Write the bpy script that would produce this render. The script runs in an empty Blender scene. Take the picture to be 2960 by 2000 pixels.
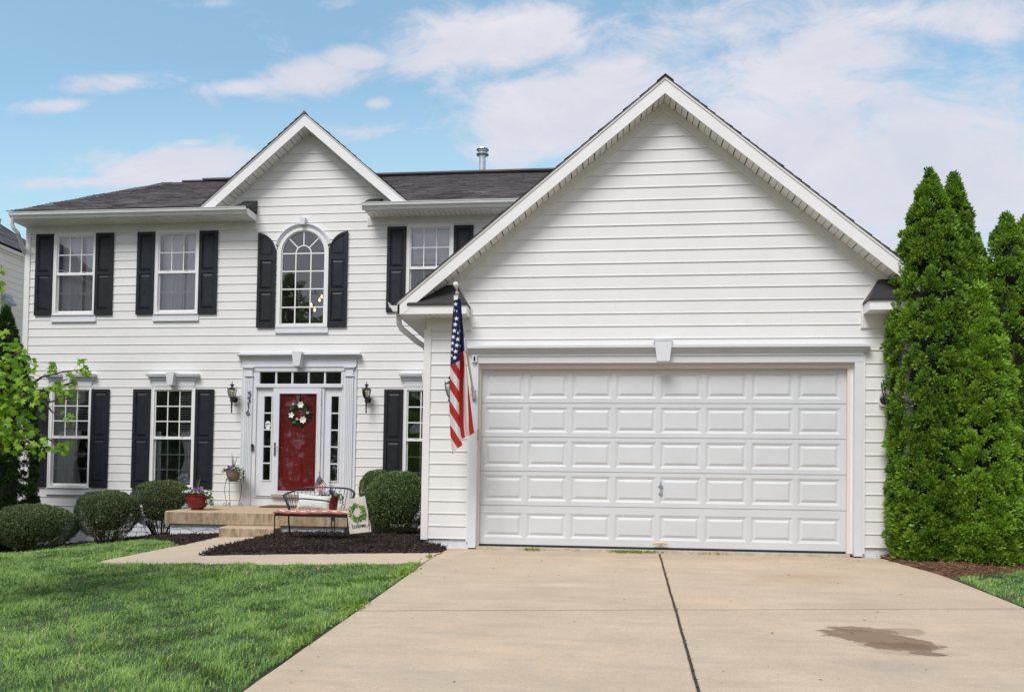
import bpy, math, random
import numpy as np
from mathutils import Vector, Matrix
random.seed(7); RNG=np.random.default_rng(11)
PI=math.pi; R=math.radians
sc=bpy.context.scene; COL=sc.collection
# ------------------------------------------------------------------ camera (calibrated)
F,CY=2426.07,1378.0
YAW,PIT,ROL=0.1135959,0.0271143,-0.0157088
CAM=np.array([1.75214,-11.37709,0.62975])
def _rot(a,b,g):
    c,s=math.cos(a),math.sin(a);cp,sp=math.cos(b),math.sin(b);cr,sr=math.cos(g),math.sin(g)
    return np.array([[c,-s,0],[s,c,0],[0,0,1]])@np.array([[1,0,0],[0,cp,-sp],[0,sp,cp]])@np.array([[cr,0,sr],[0,1,0],[-sr,0,cr]])
AX=_rot(YAW,PIT,ROL)
def ray(x,y): return AX@np.array([(x-1480)/F,1,(CY-y)/F])
def atY(x,y,Y):
    r=ray(x,y);t=(Y-CAM[1])/r[1];p=CAM+t*r;return float(p[0]),float(p[2])
def atX(x,y,X):
    r=ray(x,y);t=(X-CAM[0])/r[0];p=CAM+t*r;return float(p[1]),float(p[2])
cam=bpy.data.cameras.new('camera'); co=bpy.data.objects.new('camera',cam); COL.objects.link(co)
m=Matrix.Identity(4)
for i in range(3):
    m[i][0]=AX[i][0]; m[i][1]=AX[i][2]; m[i][2]=-AX[i][1]; m[i][3]=CAM[i]
co.matrix_world=m
cam.sensor_width=36; cam.lens=F/2960*36; cam.shift_y=378/2960; cam.clip_end=3000; cam.clip_start=.05
sc.camera=co
# ------------------------------------------------------------------ materials
def mat(name,base=(.8,.8,.8),rough=.5,metal=0,nscale=0,namt=0,bump=0,bscale=50,spec=.5,coat=0,emit=None,estr=0,trans=0,detail=4,c2=None,rnoise=0):
    M=bpy.data.materials.new(name); M.use_nodes=True; nt=M.node_tree; N=nt.nodes; L=nt.links
    b=N['Principled BSDF']; b.inputs['Base Color'].default_value=(*base,1); b.inputs['Roughness'].default_value=rough
    b.inputs['Metallic'].default_value=metal; b.inputs['Specular IOR Level'].default_value=spec; b.inputs['Coat Weight'].default_value=coat
    if emit: b.inputs['Emission Color'].default_value=(*emit,1); b.inputs['Emission Strength'].default_value=estr
    tc=N.new('ShaderNodeTexCoord')
    if namt or c2:
        n=N.new('ShaderNodeTexNoise'); n.inputs['Scale'].default_value=nscale; n.inputs['Detail'].default_value=detail; n.inputs['Roughness'].default_value=.6
        L.new(tc.outputs['Object'],n.inputs['Vector'])
        r=N.new('ShaderNodeValToRGB'); r.color_ramp.elements[0].position=.32; r.color_ramp.elements[1].position=.68
        ca=c2 if c2 else tuple(max(0,v*(1-namt)) for v in base); cb=base if c2 else tuple(min(1,v*(1+namt)) for v in base)
        r.color_ramp.elements[0].color=(*ca,1); r.color_ramp.elements[1].color=(*cb,1)
        L.new(n.outputs['Fac'],r.inputs['Fac']); L.new(r.outputs['Color'],b.inputs['Base Color'])
    if bump:
        n=N.new('ShaderNodeTexNoise'); n.inputs['Scale'].default_value=bscale; n.inputs['Detail'].default_value=5
        L.new(tc.outputs['Object'],n.inputs['Vector'])
        bp=N.new('ShaderNodeBump'); bp.inputs['Strength'].default_value=bump; bp.inputs['Distance'].default_value=.01
        L.new(n.outputs['Fac'],bp.inputs['Height']); L.new(bp.outputs['Normal'],b.inputs['Normal'])
    return M
def leafmat(name,c1,c2,c3=None,rough=.55,trans=.25,spec=.3):
    M=bpy.data.materials.new(name); M.use_nodes=True; nt=M.node_tree; N=nt.nodes; L=nt.links
    b=N['Principled BSDF']; b.inputs['Roughness'].default_value=rough; b.inputs['Specular IOR Level'].default_value=spec
    a=N.new('ShaderNodeAttribute'); a.attribute_name='rnd'
    r=N.new('ShaderNodeValToRGB'); e=r.color_ramp.elements
    e[0].color=(*c1,1); e[1].color=(*c2,1)
    if c3: k=e.new(.92); k.color=(*c2,1); e[-1].color=(*c3,1)
    L.new(a.outputs['Fac'],r.inputs['Fac']); L.new(r.outputs['Color'],b.inputs['Base Color'])
    t=N.new('ShaderNodeBsdfTranslucent'); L.new(r.outputs['Color'],t.inputs['Color'])
    mx=N.new('ShaderNodeMixShader'); mx.inputs[0].default_value=trans
    L.new(b.outputs[0],mx.inputs[1]); L.new(t.outputs[0],mx.inputs[2]); L.new(mx.outputs[0],N['Material Output'].inputs['Surface'])
    return M
def glassmat(name,tint=(1,1,1),refl=.10,rough=.015):
    M=bpy.data.materials.new(name); M.use_nodes=True; nt=M.node_tree; N=nt.nodes; L=nt.links
    N.remove(N['Principled BSDF'])
    g=N.new('ShaderNodeBsdfGlossy'); g.inputs['Roughness'].default_value=rough; g.inputs['Color'].default_value=(.95,.97,1,1)
    t=N.new('ShaderNodeBsdfTransparent'); t.inputs['Color'].default_value=(*tint,1)
    f=N.new('ShaderNodeFresnel'); f.inputs['IOR'].default_value=1.5
    ad=N.new('ShaderNodeMath'); ad.operation='ADD'; ad.inputs[1].default_value=refl-.04; ad.use_clamp=True
    tc=N.new('ShaderNodeTexCoord'); n=N.new('ShaderNodeTexNoise'); n.inputs['Scale'].default_value=2.5; L.new(tc.outputs['Object'],n.inputs['Vector'])
    bp=N.new('ShaderNodeBump'); bp.inputs['Strength'].default_value=.15; bp.inputs['Distance'].default_value=.01
    L.new(n.outputs['Fac'],bp.inputs['Height']); L.new(bp.outputs['Normal'],g.inputs['Normal'])
    mx=N.new('ShaderNodeMixShader'); L.new(f.outputs[0],ad.inputs[0]); L.new(ad.outputs[0],mx.inputs[0])
    L.new(t.outputs[0],mx.inputs[1]); L.new(g.outputs[0],mx.inputs[2]); L.new(mx.outputs[0],N['Material Output'].inputs['Surface'])
    return M
W={}
W['vinyl']=mat('white_vinyl',(.748,.746,.740),.5,nscale=1.3,namt=.03,bump=.04,bscale=9)
W['seam']=mat('vinyl_lap_shadow',(.68,.68,.675),.6)  # greyer vinyl: the shadow at the lap seams put into the colour
W['trim']=mat('white_trim',(.67,.69,.73),.45,nscale=3,namt=.03,bump=.05,bscale=30)
W['fascia']=mat('white_fascia',(.80,.80,.80),.42,nscale=2,namt=.03)
W['soffit']=mat('soffit_vinyl',(.72,.71,.68),.5,nscale=6,namt=.04)
W['gutter']=mat('gutter_metal',(.66,.68,.67),.35,nscale=4,namt=.06)
W['gdoor']=mat('garage_door_paint',(.61,.63,.655),.5,nscale=2.2,namt=.03,bump=.12,bscale=160)
W['stop']=mat('cream_stop',(.70,.66,.60),.6)
W['shutter']=mat('black_shutter',(.009,.010,.014),.5,nscale=7,bump=.06,bscale=60,c2=(.017,.019,.025),detail=6,spec=.3)
W['shingle']=mat('shingle',(.17,.155,.158),.95,nscale=.9,c2=(.11,.10,.103),bump=.5,bscale=140,detail=8)
W['shinglelight']=mat('shingle_worn',(.23,.21,.215),.95,nscale=1.5,c2=(.12,.11,.115),bump=.5,bscale=140,detail=8)
W['black']=mat('black_flashing',(.02,.02,.022),.55,nscale=5,namt=.3)
W['dark']=mat('dark_gap',(.03,.03,.03),.9)
W['room']=mat('room_wall',(.45,.45,.46),.9,nscale=.7,namt=.1)
W['curtain']=mat('curtain',(.78,.78,.80),.9,nscale=3,namt=.05)
W['pink']=mat('pink_curtain',(.55,.22,.30),.9,nscale=60,namt=.4)
W['blind']=mat('blind',(.82,.82,.80),.6)
W['glass']=glassmat('window_glass',(.93,.95,.96),.17)
W['glasslow']=glassmat('screened_glass',(.80,.82,.83),.15)
W['clear']=glassmat('storm_glass',(.95,.95,.95),.07)
W['red']=mat('red_door_paint',(.72,.060,.070),.38,nscale=9,c2=(.60,.05,.06),detail=8)
W['metal']=mat('nickel',(.45,.42,.38),.3,metal=1,nscale=9,namt=.1)
W['galv']=mat('galvanised',(.50,.54,.56),.35,metal=.85,nscale=8,namt=.15)
W['iron']=mat('black_iron',(.018,.02,.024),.45,nscale=30,namt=.3)
W['bronze']=mat('lamp_black',(.02,.026,.028),.4,nscale=20,namt=.2)
W['brickw']=mat('white_painted_block',(.66,.68,.72),.8,nscale=5,namt=.1,bump=.6,bscale=25)
W['wood_threshold']=mat('threshold',(.38,.33,.26),.5)
W['terrac']=mat('red_pot',(.20,.018,.018),.35,nscale=8,namt=.2)
W['taupe']=mat('taupe_pot',(.22,.165,.135),.6,nscale=8,namt=.15)
W['bulb']=mat('lit_bulb',(1,.8,.5),.4,emit=(1,.62,.28),estr=3.5)
W['mat']=mat('coir_mat',(.16,.07,.035),.95,nscale=60,namt=.5,bump=1,bscale=200)
W['bark']=mat('bark',(.085,.06,.042),.9,nscale=30,namt=.4,bump=.8,bscale=60)
W['core']=mat('inner_twig_shade',(.020,.028,.010),.95,nscale=14,namt=.5,bump=1,bscale=30)  # dark twig tone that also stands for shade between leaf clumps
W['corr']=mat('corrugated_plastic',(.015,.018,.022),.35)
W['soil']=mat('soil',(.035,.025,.02),.95,nscale=30,namt=.3)
def concrete(name,base,c2,scale=3.,driveway=False,stainy=False):
    M=mat(name,base,.88,nscale=scale,c2=c2,detail=9,bump=.35,bscale=220)
    nt=M.node_tree;N=nt.nodes;L=nt.links;b=N['Principled BSDF']
    src=b.inputs['Base Color'].links[0].from_socket
    tc=[n for n in N if n.type=='TEX_COORD'][0]
    def mixc(src,fac,col,mode='MIX'):
        mx=N.new('ShaderNodeMix'); mx.data_type='RGBA'; mx.blend_type=mode
        L.new(fac,mx.inputs['Factor']); L.new(src,mx.inputs[6]); mx.inputs[7].default_value=(*col,1); return mx.outputs[2]
    def noise(sc_,det=6,vec=None,rough=.6):
        n=N.new('ShaderNodeTexNoise'); n.inputs['Scale'].default_value=sc_; n.inputs['Detail'].default_value=det; n.inputs['Roughness'].default_value=rough
        L.new(vec or tc.outputs['Object'],n.inputs['Vector']); return n.outputs['Fac']
    def ramp(s,a,bb,lo=0.,hi=1.):
        r=N.new('ShaderNodeMapRange'); r.inputs[1].default_value=a; r.inputs[2].default_value=bb; r.inputs[3].default_value=lo; r.inputs[4].default_value=hi; r.interpolation_type='SMOOTHSTEP'
        L.new(s,r.inputs[0]); return r.outputs[0]
    # fine aggregate speckle
    src=mixc(src,ramp(noise(330,2),.35,.75,0,.30),tuple(v*.55 for v in base),'MIX')
    src=mixc(src,ramp(noise(95,3),.5,.8,0,.35),tuple(min(1,v*1.3) for v in base),'MIX')
    src=mixc(src,ramp(noise(48,4),.46,.70,0,.45),tuple(v*.58 for v in base)); src=mixc(src,ramp(noise(13,6),.5,.75,0,.28),tuple(v*.72 for v in base)); src=mixc(src,ramp(noise(21,4),.55,.75,0,.25),tuple(min(1,v*1.22) for v in base))
    if driveway:
        mp=N.new('ShaderNodeMapping'); mp.inputs['Scale'].default_value=(.45,2.4,1); L.new(tc.outputs['Object'],mp.inputs['Vector'])
        src=mixc(src,ramp(noise(2.2,8,mp.outputs[0],.7),.42,.72,0,.60),(base[0]*.66,base[1]*.69,base[2]*.74)); src=mixc(src,ramp(noise(5.5,9,None,.72),.54,.74,0,.45),(base[0]*.60,base[1]*.60,base[2]*.62))
        src=mixc(src,ramp(noise(.8,5),.55,.75,0,.35),(base[0]*1.05,base[1]*.86,base[2]*.68))
        def stain(x,y,a,b2,ang,col,hard=.1,amt=.8,wob=.9,ns=5):
            mp=N.new('ShaderNodeMapping'); mp.vector_type='TEXTURE'
            mp.inputs['Location'].default_value=(x,y,0); mp.inputs['Rotation'].default_value=(0,0,ang); mp.inputs['Scale'].default_value=(a,b2,1000)
            L.new(tc.outputs['Object'],mp.inputs['Vector'])
            ln=N.new('ShaderNodeVectorMath'); ln.operation='LENGTH'; L.new(mp.outputs[0],ln.inputs[0])
            n1=noise(ns,6); ma=N.new('ShaderNodeMath'); ma.operation='MULTIPLY_ADD'; ma.inputs[1].default_value=wob*2; ma.inputs[2].default_value=-wob
            L.new(n1,ma.inputs[0]); ad=N.new('ShaderNodeMath'); L.new(ln.outputs['Value'],ad.inputs[0]); L.new(ma.outputs[0],ad.inputs[1])
            nonlocal src
            src=mixc(src,ramp(ad.outputs[0],1-hard,1+hard,amt,0),col)
        for s in STAINS: stain(*s)
    if stainy:
        mp=N.new('ShaderNodeMapping'); mp.inputs['Scale'].default_value=(1,1,.35); L.new(tc.outputs['Object'],mp.inputs['Vector'])
        g=N.new('ShaderNodeNewGeometry'); sp=N.new('ShaderNodeSeparateXYZ'); L.new(g.outputs['Normal'],sp.inputs[0])
        up=ramp(sp.outputs['Z'],.3,.7,1,.12)
        def mul(a_,b_):
            q=N.new('ShaderNodeMath'); q.operation='MULTIPLY'; L.new(a_,q.inputs[0]); L.new(b_,q.inputs[1]); return q.outputs[0]
        src=mixc(src,mul(up,ramp(noise(11,9,mp.outputs[0],.72),.38,.66,0,.72)),(.12,.095,.055))
        src=mixc(src,mul(up,ramp(noise(2.3,4,mp.outputs[0]),.52,.7,0,.5)),(.25,.12,.04))
    L.new(src,b.inputs['Base Color']); return M
# ------------------------------------------------------------------ mesh helpers
def origin_of(o):
    while o.parent: o=o.parent
    return Vector(o.location)
def put(name,me,material,parent=None,smooth=False):
    o=bpy.data.objects.new(name,me); COL.objects.link(o)
    if material: me.materials.append(material)
    if parent is not None:
        off=origin_of(parent); me.transform(Matrix.Translation(-off)); o.parent=parent
    if smooth: me.polygons.foreach_set('use_smooth',[True]*len(me.polygons))
    return o
def tag(o,label=None,cat=None,group=None,kind=None):
    if label:o['label']=label
    if cat:o['category']=cat
    if group:o['group']=group
    if kind:o['kind']=kind
    return o
def thing(name,label,cat,loc=(0,0,0),group=None):
    o=bpy.data.objects.new(name,None); COL.objects.link(o); o.location=loc; o.empty_display_size=.1
    return tag(o,label,cat,group)
def copy_tree(o,parent=None):
    c=o.copy(); COL.objects.link(c); c.parent=parent
    for ch in [x for x in bpy.data.objects if x.parent==o]: copy_tree(ch,c)
    return c
class MB:
    def __init__(s): s.v=[]; s.f=[]; s.mi=[]; s.cur=0
    def add(s,V,Fs):
        b=len(s.v); s.v+= [tuple(map(float,p)) for p in V]; s.f+=[tuple(i+b for i in f) for f in Fs]; s.mi+=[s.cur]*len(Fs); return s
    def quad(s,a,b,c,d): return s.add([a,b,c,d],[(0,1,2,3)])
    def box(s,x0,x1,y0,y1,z0,z1):
        V=[(x,y,z) for z in(z0,z1) for y in(y0,y1) for x in(x0,x1)]
        return s.add(V,[(0,2,3,1),(4,5,7,6),(0,1,5,4),(2,6,7,3),(0,4,6,2),(1,3,7,5)])
    def prism(s,poly,T,a,b):   # poly: list of (u,v); T(u,v,w)->xyz; extruded from w=a to w=b
        n=len(poly); V=[T(u,v,a) for u,v in poly]+[T(u,v,b) for u,v in poly]
        return s.add(V,[tuple(range(n)),tuple(range(2*n-1,n-1,-1))]+[(i,(i+1)%n,n+(i+1)%n,n+i)[::-1] for i in range(n)])
    def tube(s,pts,r,n=8,cap=True,sx=1,sy=1):
        pts=[Vector(p) for p in pts]; rr=r if isinstance(r,(list,tuple)) else [r]*len(pts)
        V=[];prev=None
        for i,p in enumerate(pts):
            d=(pts[min(i+1,len(pts)-1)]-pts[max(i-1,0)]).normalized()
            if prev is None:
                a=d.cross(Vector((0,0,1))); a=a if a.length>.05 else d.cross(Vector((0,1,0))); a.normalize()
            else: a=(prev-d*prev.dot(d)).normalized()
            prev=a; b=d.cross(a)
            for k in range(n):
                t=2*PI*k/n+PI/n; V.append(p+(a*math.cos(t)*sx+b*math.sin(t)*sy)*rr[i])
        m=len(pts);Fs=[(i*n+k,i*n+(k+1)%n,(i+1)*n+(k+1)%n,(i+1)*n+k) for i in range(m-1) for k in range(n)]
        if cap: Fs+=[tuple(range(n-1,-1,-1)),tuple((m-1)*n+k for k in range(n))]
        return s.add(V,Fs)
    def lathe(s,prof,c=(0,0,0),n=16):
        V=[(c[0]+r*math.cos(2*PI*k/n),c[1]+r*math.sin(2*PI*k/n),c[2]+z) for r,z in prof for k in range(n)]
        m=len(prof);Fs=[(i*n+k,i*n+(k+1)%n,(i+1)*n+(k+1)%n,(i+1)*n+k) for i in range(m-1) for k in range(n)]
        Fs+=[tuple(range(n-1,-1,-1)),tuple((m-1)*n+k for k in range(n))]
        return s.add(V,Fs)
    def build(s,name,mats,parent=None,smooth=False):
        me=bpy.data.meshes.new(name); me.from_pydata(s.v,[],s.f)
        ml=mats if isinstance(mats,(list,tuple)) else [mats]
        o=put(name,me,ml[0],parent,smooth)
        for x in ml[1:]: me.materials.append(x)
        if len(ml)>1: me.polygons.foreach_set('material_index',s.mi)
        me.update(); return o
def npmesh(name,V,Fa,material,parent=None,rnd=None,smooth=False):
    """V (n,3); Fa: (m,k) int array"""
    me=bpy.data.meshes.new(name); Fa=np.asarray(Fa,dtype=np.int32); m,k=Fa.shape
    if parent is not None: V=V-np.array(origin_of(parent))
    me.vertices.add(len(V)); me.vertices.foreach_set('co',np.asarray(V,dtype=np.float32).ravel())
    me.loops.add(m*k); me.loops.foreach_set('vertex_index',Fa.ravel())
    me.polygons.add(m); me.polygons.foreach_set('loop_start',np.arange(0,m*k,k,dtype=np.int32)); me.polygons.foreach_set('loop_total',np.full(m,k,dtype=np.int32))
    if smooth: me.polygons.foreach_set('use_smooth',np.ones(m,dtype=bool))
    if rnd is not None:
        a=me.attributes.new('rnd','FLOAT','POINT'); a.data.foreach_set('value',np.asarray(rnd,dtype=np.float32))
    me.update(calc_edges=True); me.validate()
    o=bpy.data.objects.new(name,me); COL.objects.link(o); me.materials.append(material)
    if parent is not None:o.parent=parent
    return o
def nrm(a): return a/np.maximum(np.linalg.norm(a,axis=-1,keepdims=True),1e-9)
def scatter(name,TV,TF,P,D,Up,S,material,parent=None,rnd=None,width=None):
    """instances of a template (x=side,y=along D,z=normal) baked in one mesh"""
    n=len(P); k=len(TV); D=nrm(D); X=nrm(np.cross(D,Up)); Z=np.cross(X,D)
    TV=np.asarray(TV,float); S=np.broadcast_to(np.asarray(S,float),(n,)); Wd=S if width is None else np.broadcast_to(np.asarray(width,float),(n,))
    V=P[:,None,:]+TV[None,:,0:1]*(X*Wd[:,None])[:,None,:]+TV[None,:,1:2]*(D*S[:,None])[:,None,:]+TV[None,:,2:3]*(Z*S[:,None])[:,None,:]
    Fa=(np.asarray(TF)[None]+ (np.arange(n)*k)[:,None,None]).reshape(-1,len(TF[0]))
    r=RNG.random(n) if rnd is None else rnd
    return npmesh(name,V.reshape(-1,3),Fa,material,parent,np.repeat(r,k))
LEAF=([(0,0,0),(.5,.45,.12),(0,1,0),(-.5,.45,.12)],[(0,1,2),(0,2,3)])
def rdir(n):
    a=RNG.normal(size=(n,3)); return nrm(a)
def fbm(x,y,z=0,s=1.,seed=0):
    """cheap smooth pseudo noise in [-1,1]"""
    r=0;a=1;t=0
    for i in range(4):
        k=s*(1.9**i); q=seed*1.7+i*5.1
        r=r+a*np.sin(k*x+q+1.3*np.sin(k*.7*y+q*2)+np.cos(k*.5*z+q))*np.cos(k*.9*y-q+1.1*np.sin(k*.8*z+q*3+k*.4*x)); t+=a;a*=.55
    return r/t*1.4
# ------------------------------------------------------------------ ground function
def gz(x,y):
    x=np.asarray(x,float);y=np.asarray(y,float)
    z=-.05+.026*np.clip(x+.4,-12,0)+np.where(y<0,.08*np.maximum(y,-22),.0)
    z=z+np.where(y>0,.03*np.minimum(y,5)*np.clip((-x-.4)/3,0,1),0)
    w=np.clip((y+2.5)/4,0,1); z=z+.09*np.clip(x+5.5,-12,0)*w
    z=z-.04*np.clip(x-6.4,0,12)*np.clip((y+6)/6,.3,1)
    return z
def ghit(px,py,off=0.):
    r=ray(px,py); t0=.5
    for i in range(4000):
        t=t0+.02; p=CAM+t*r
        if p[2]<gz(p[0],p[1])+off: break
        t0=t
    return float(p[0]),float(p[1])
# ------------------------------------------------------------------ world, sun
SUN_EL,SUN_AZ=R(52),R(200)   # azimuth measured from +Y clockwise: sun behind the camera, a little left
wd=bpy.data.worlds.new('World'); sc.world=wd; wd.use_nodes=True
def make_world():
    nt=wd.node_tree;N=nt.nodes;L=nt.links; bg=N['Background']
    sky=N.new('ShaderNodeTexSky'); sky.sky_type='NISHITA'; sky.sun_disc=False; sky.sun_elevation=SUN_EL; sky.sun_rotation=SUN_AZ
    sky.air_density=1.0; sky.dust_density=1.6; sky.ozone_density=2.2; sky.altitude=100
    tc=N.new('ShaderNodeTexCoord'); sp=N.new('ShaderNodeSeparateXYZ'); L.new(tc.outputs['Generated'],sp.inputs[0])
    def math_(op,a,b=None,c=None,clamp=False):
        q=N.new('ShaderNodeMath'); q.operation=op; q.use_clamp=clamp
        for i,v in enumerate((a,b,c)):
            if v is None: continue
            if isinstance(v,(int,float)): q.inputs[i].default_value=v
            else: L.new(v,q.inputs[i])
        return q.outputs[0]
    ay=math_('MAXIMUM',math_('ABSOLUTE',sp.outputs['Y']),.08)
    u=math_('DIVIDE',sp.outputs['X'],ay); v=math_('DIVIDE',sp.outputs['Z'],ay)
    cb=N.new('ShaderNodeCombineXYZ'); L.new(u,cb.inputs[0]); L.new(math_('MULTIPLY',v,1.9),cb.inputs[1]); L.new(math_('MULTIPLY',sp.outputs['Y'],.4),cb.inputs[2])
    def noise(s,det,rough,dist=0,off=0):
        n=N.new('ShaderNodeTexNoise'); n.inputs['Scale'].default_value=s; n.inputs['Detail'].default_value=det; n.inputs['Roughness'].default_value=rough; n.inputs['Distortion'].default_value=dist
        mp=N.new('ShaderNodeMapping'); mp.inputs['Location'].default_value=(off,off*.7,0); L.new(cb.outputs[0],mp.inputs[0]); L.new(mp.outputs[0],n.inputs['Vector']); return n.outputs['Fac']
    def uv(px,py):
        r=ray(px,py); return r[0]/r[1],r[2]/r[1]
    # clouds where the photographed sky has them: (px,py,rx,ry,strength)
    CL=[(1430,115,350,105,1.35),(1180,60,120,40,.8),(1590,330,250,140,1.35),(1720,230,300,110,1.05),(1470,430,120,65,1.05),(880,225,180,55,1.25),(700,250,140,30,1.1),(1030,170,110,46,1.1),(1090,300,40,20,.8),
        (340,240,180,34,1.1),(160,305,120,24,.9),(470,485,290,62,1.3),(240,525,190,24,1.0),(550,413,60,15,.75),(1090,380,200,30,.45),(620,10,100,20,.65),(975,12,70,22,.65),(1880,120,110,30,.4),
        (2350,180,560,240,1.0),(2600,520,700,330,1.2),(2150,380,300,220,.85),(2700,60,600,110,.9),(1270,260,90,40,.35)]
    tot=None
    for px,py,rx,ry,st in CL:
        c=uv(px,py); a=uv(px+rx,py)[0]-c[0]; b=c[1]-uv(px,py+ry)[1]
        du=math_('DIVIDE',math_('SUBTRACT',u,c[0]),a); dv=math_('DIVIDE',math_('SUBTRACT',v,c[1]),b)
        d2=math_('ADD',math_('MULTIPLY',du,du),math_('MULTIPLY',dv,dv))
        g=math_('MULTIPLY',math_('POWER',2.718,math_('MULTIPLY',d2,-.9)),st)
        tot=g if tot is None else math_('MAXIMUM',tot,g)
    # behind the viewer: unseen cloud cover, filled in for grey panes and neutral light
    n1=noise(8.5,12,.62,.45,2.3); n2=noise(2.2,6,.55,.2,9.1)
    back=math_('MULTIPLY',math_('LESS_THAN',sp.outputs['Y'],0.0),1.5)
    tot=math_('MAXIMUM',tot,back)
    dens=math_('ADD',tot,math_('MULTIPLY_ADD',n1,2.3,-1.15))
    dens=math_('ADD',dens,math_('MULTIPLY_ADD',n2,.8,-.4))
    mr=N.new('ShaderNodeMapRange'); mr.interpolation_type='SMOOTHSTEP'; mr.inputs[1].default_value=.18; mr.inputs[2].default_value=1.0; mr.inputs[4].default_value=.93
    L.new(dens,mr.inputs[0])
    cr=N.new('ShaderNodeValToRGB'); e=cr.color_ramp.elements; e[0].position=.25;e[0].color=(*CLOUD_D,1); e[1].position=.75; e[1].color=(*CLOUD_L,1)
    L.new(noise(4,8,.62,.4,4.4),cr.inputs['Fac'])
    # sky colour
    tint=N.new('ShaderNodeMix'); tint.data_type='RGBA'; tint.blend_type='MULTIPLY'; tint.inputs[0].default_value=1; tint.inputs[7].default_value=(*SKYTINT,1)
    L.new(sky.outputs[0],tint.inputs[6])
    hz=N.new('ShaderNodeMix'); hz.data_type='RGBA'; hz.inputs[7].default_value=(3.1,4.5,5.1,1)
    hf=N.new('ShaderNodeMapRange'); hf.interpolation_type='SMOOTHSTEP'; hf.inputs[1].default_value=.30; hf.inputs[2].default_value=.56; hf.inputs[3].default_value=.80; hf.inputs[4].default_value=.22; L.new(v,hf.inputs[0]); L.new(hf.outputs[0],hz.inputs[0]); L.new(tint.outputs[2],hz.inputs[6])
    mx=N.new('ShaderNodeMix'); mx.data_type='RGBA'; L.new(mr.outputs[0],mx.inputs[0]); L.new(hz.outputs[2],mx.inputs[6]); L.new(cr.outputs[0],mx.inputs[7])
    L.new(mx.outputs[2],bg.inputs['Color']); bg.inputs['Strength'].default_value=.12
CLOUD_D=(3.6,3.75,4.4); CLOUD_L=(4.9,4.7,4.95); SKYTINT=(1.12,1.36,1.25)
make_world()
sun=bpy.data.lights.new('sun','SUN'); sun.energy=2.0; sun.angle=R(26); sun.color=(1,.975,.94)
so=bpy.data.objects.new('sun',sun); COL.objects.link(so); so.rotation_euler=(PI/2-SUN_EL,0,-SUN_AZ+PI)
so.location=(0,-20,30)
# direction check: lamp must shine from azimuth SUN_AZ
sv=Vector((math.sin(SUN_AZ)*math.cos(SUN_EL),math.cos(SUN_AZ)*math.cos(SUN_EL),math.sin(SUN_EL)))
so.rotation_euler=sv.to_track_quat('Z','Y').to_euler()
sc.view_settings.view_transform='Standard'; sc.view_settings.look='None'; sc.view_settings.exposure=.56; sc.view_settings.gamma=1
sc.render.engine='CYCLES'
# ------------------------------------------------------------------ HOUSE
M=4.561
house=thing('house','white vinyl sided two storey house with black shutters, red door and wide garage','house',(0,0,0))
def HB(mb,name,m,parent=house,smooth=False): return mb.build(name,m,parent,smooth)
def siding(mb,T,base,course,ztop,outer,openings,off=0):
    k=0;z=base
    while z<ztop-.005:
        z1=z+course; prof=[(z,.004),(z,.0155),(z+.019,.0165),(z+.022,.0095),(z+.026,.010),(z1,.0035)]
        zs=sorted(set([z,z+.021,z+.023,z+.026,z1]+[q for o in openings for q in(o[2],o[3]) if z<q<z1]))
        def offs(q):
            for (a,oa),(b,ob) in zip(prof[1:],prof[2:]):
                if a-1e-9<=q<=b+1e-9: return oa+(ob-oa)*(q-a)/max(b-a,1e-9)
            return .004
        for a,b in zip(zs,zs[1:]):
            if a>=ztop: break
            b=min(b,ztop); mid=(a+b)/2; la,ra=outer(a); lb,rb=outer(b)
            if la>=ra: continue
            lb=min(lb,(lb+rb)/2); rb=max(rb,(lb+rb)/2)
            cuts=sorted((o[0],o[1]) for o in openings if o[2]<mid<o[3]); segs=[];cur=None
            x=('L',0)
            pts=[la];cl=la
            for c0,c1 in cuts:
                if c0>cl: segs.append((cl,c0))
                cl=max(cl,c1)
            if cl<ra: segs.append((cl,ra))
            for s0,s1 in segs:
                t0=lb if s0==la else s0; t1=rb if s1==ra else s1
                s0c=max(s0,la); 
                t0=max(t0,lb) ; t1=min(t1,rb)
                if t1<=t0: 
                    c=(t0+t1)/2; t0=t1=c
                oa=offs(a+1e-6);ob=offs(b-1e-6)
                mb.quad(T(s0,oa,a),T(s1,oa,a),T(t1,ob,b),T(t0,ob,b))
                if a==z: mb.quad(T(s0,.0,a),T(s1,.0,a),T(s1,oa,a),T(s0,oa,a))
        z=z1;k+=1
def jitter_joints(mb,T,base,course,n,outer,openings):
    for k in range(n):
        z=base+course*k; l,r=outer(z+course*.5)
        if r-l<1.5: continue
        for _ in range(max(1,int((r-l)/3.6))):
            x=random.uniform(l+.3,r-.3)
            if any(o[0]-.05<x<o[1]+.05 and o[2]<z+course and o[3]>z for o in openings): continue
            w=.004
            mb.add([T(x,.0115,z+.028),T(x+w,.0115,z+.028),T(x+w,.0052,z+course),T(x,.0052,z+course),T(x,.006,z+.028),T(x+w,.006,z+.028)],[(0,1,2,3),(0,4,3),(1,5,2)])
BASE,CRS=.194,.1724
TF=lambda a,o,z:(a,M-o,z)
WIN=[(-9.585,-8.665,4.26,5.94,'u'),(-7.385,-6.465,4.26,5.955,'u'),(-2.20,-1.28,4.26,5.965,'u'),(-9.585,-8.665,.735,2.785,'l'),(-7.385,-6.465,.735,2.785,'l'),(-2.20,-1.28,.735,2.785,'l')]
ARC=(-4.295,5.44)   # centre of arch
openm=[(a+.02,b-.02,c+.02,d-.02) for a,b,c,d,_ in WIN]+[(-4.80,-3.78,3.99,5.44)]
for i in range(8):
    z0=i*.0625; z1=z0+.0625; w=math.sqrt(max(0,.51**2-z1**2)); openm.append((ARC[0]-w,ARC[0]+w,5.44+z0,5.44+z1))
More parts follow.
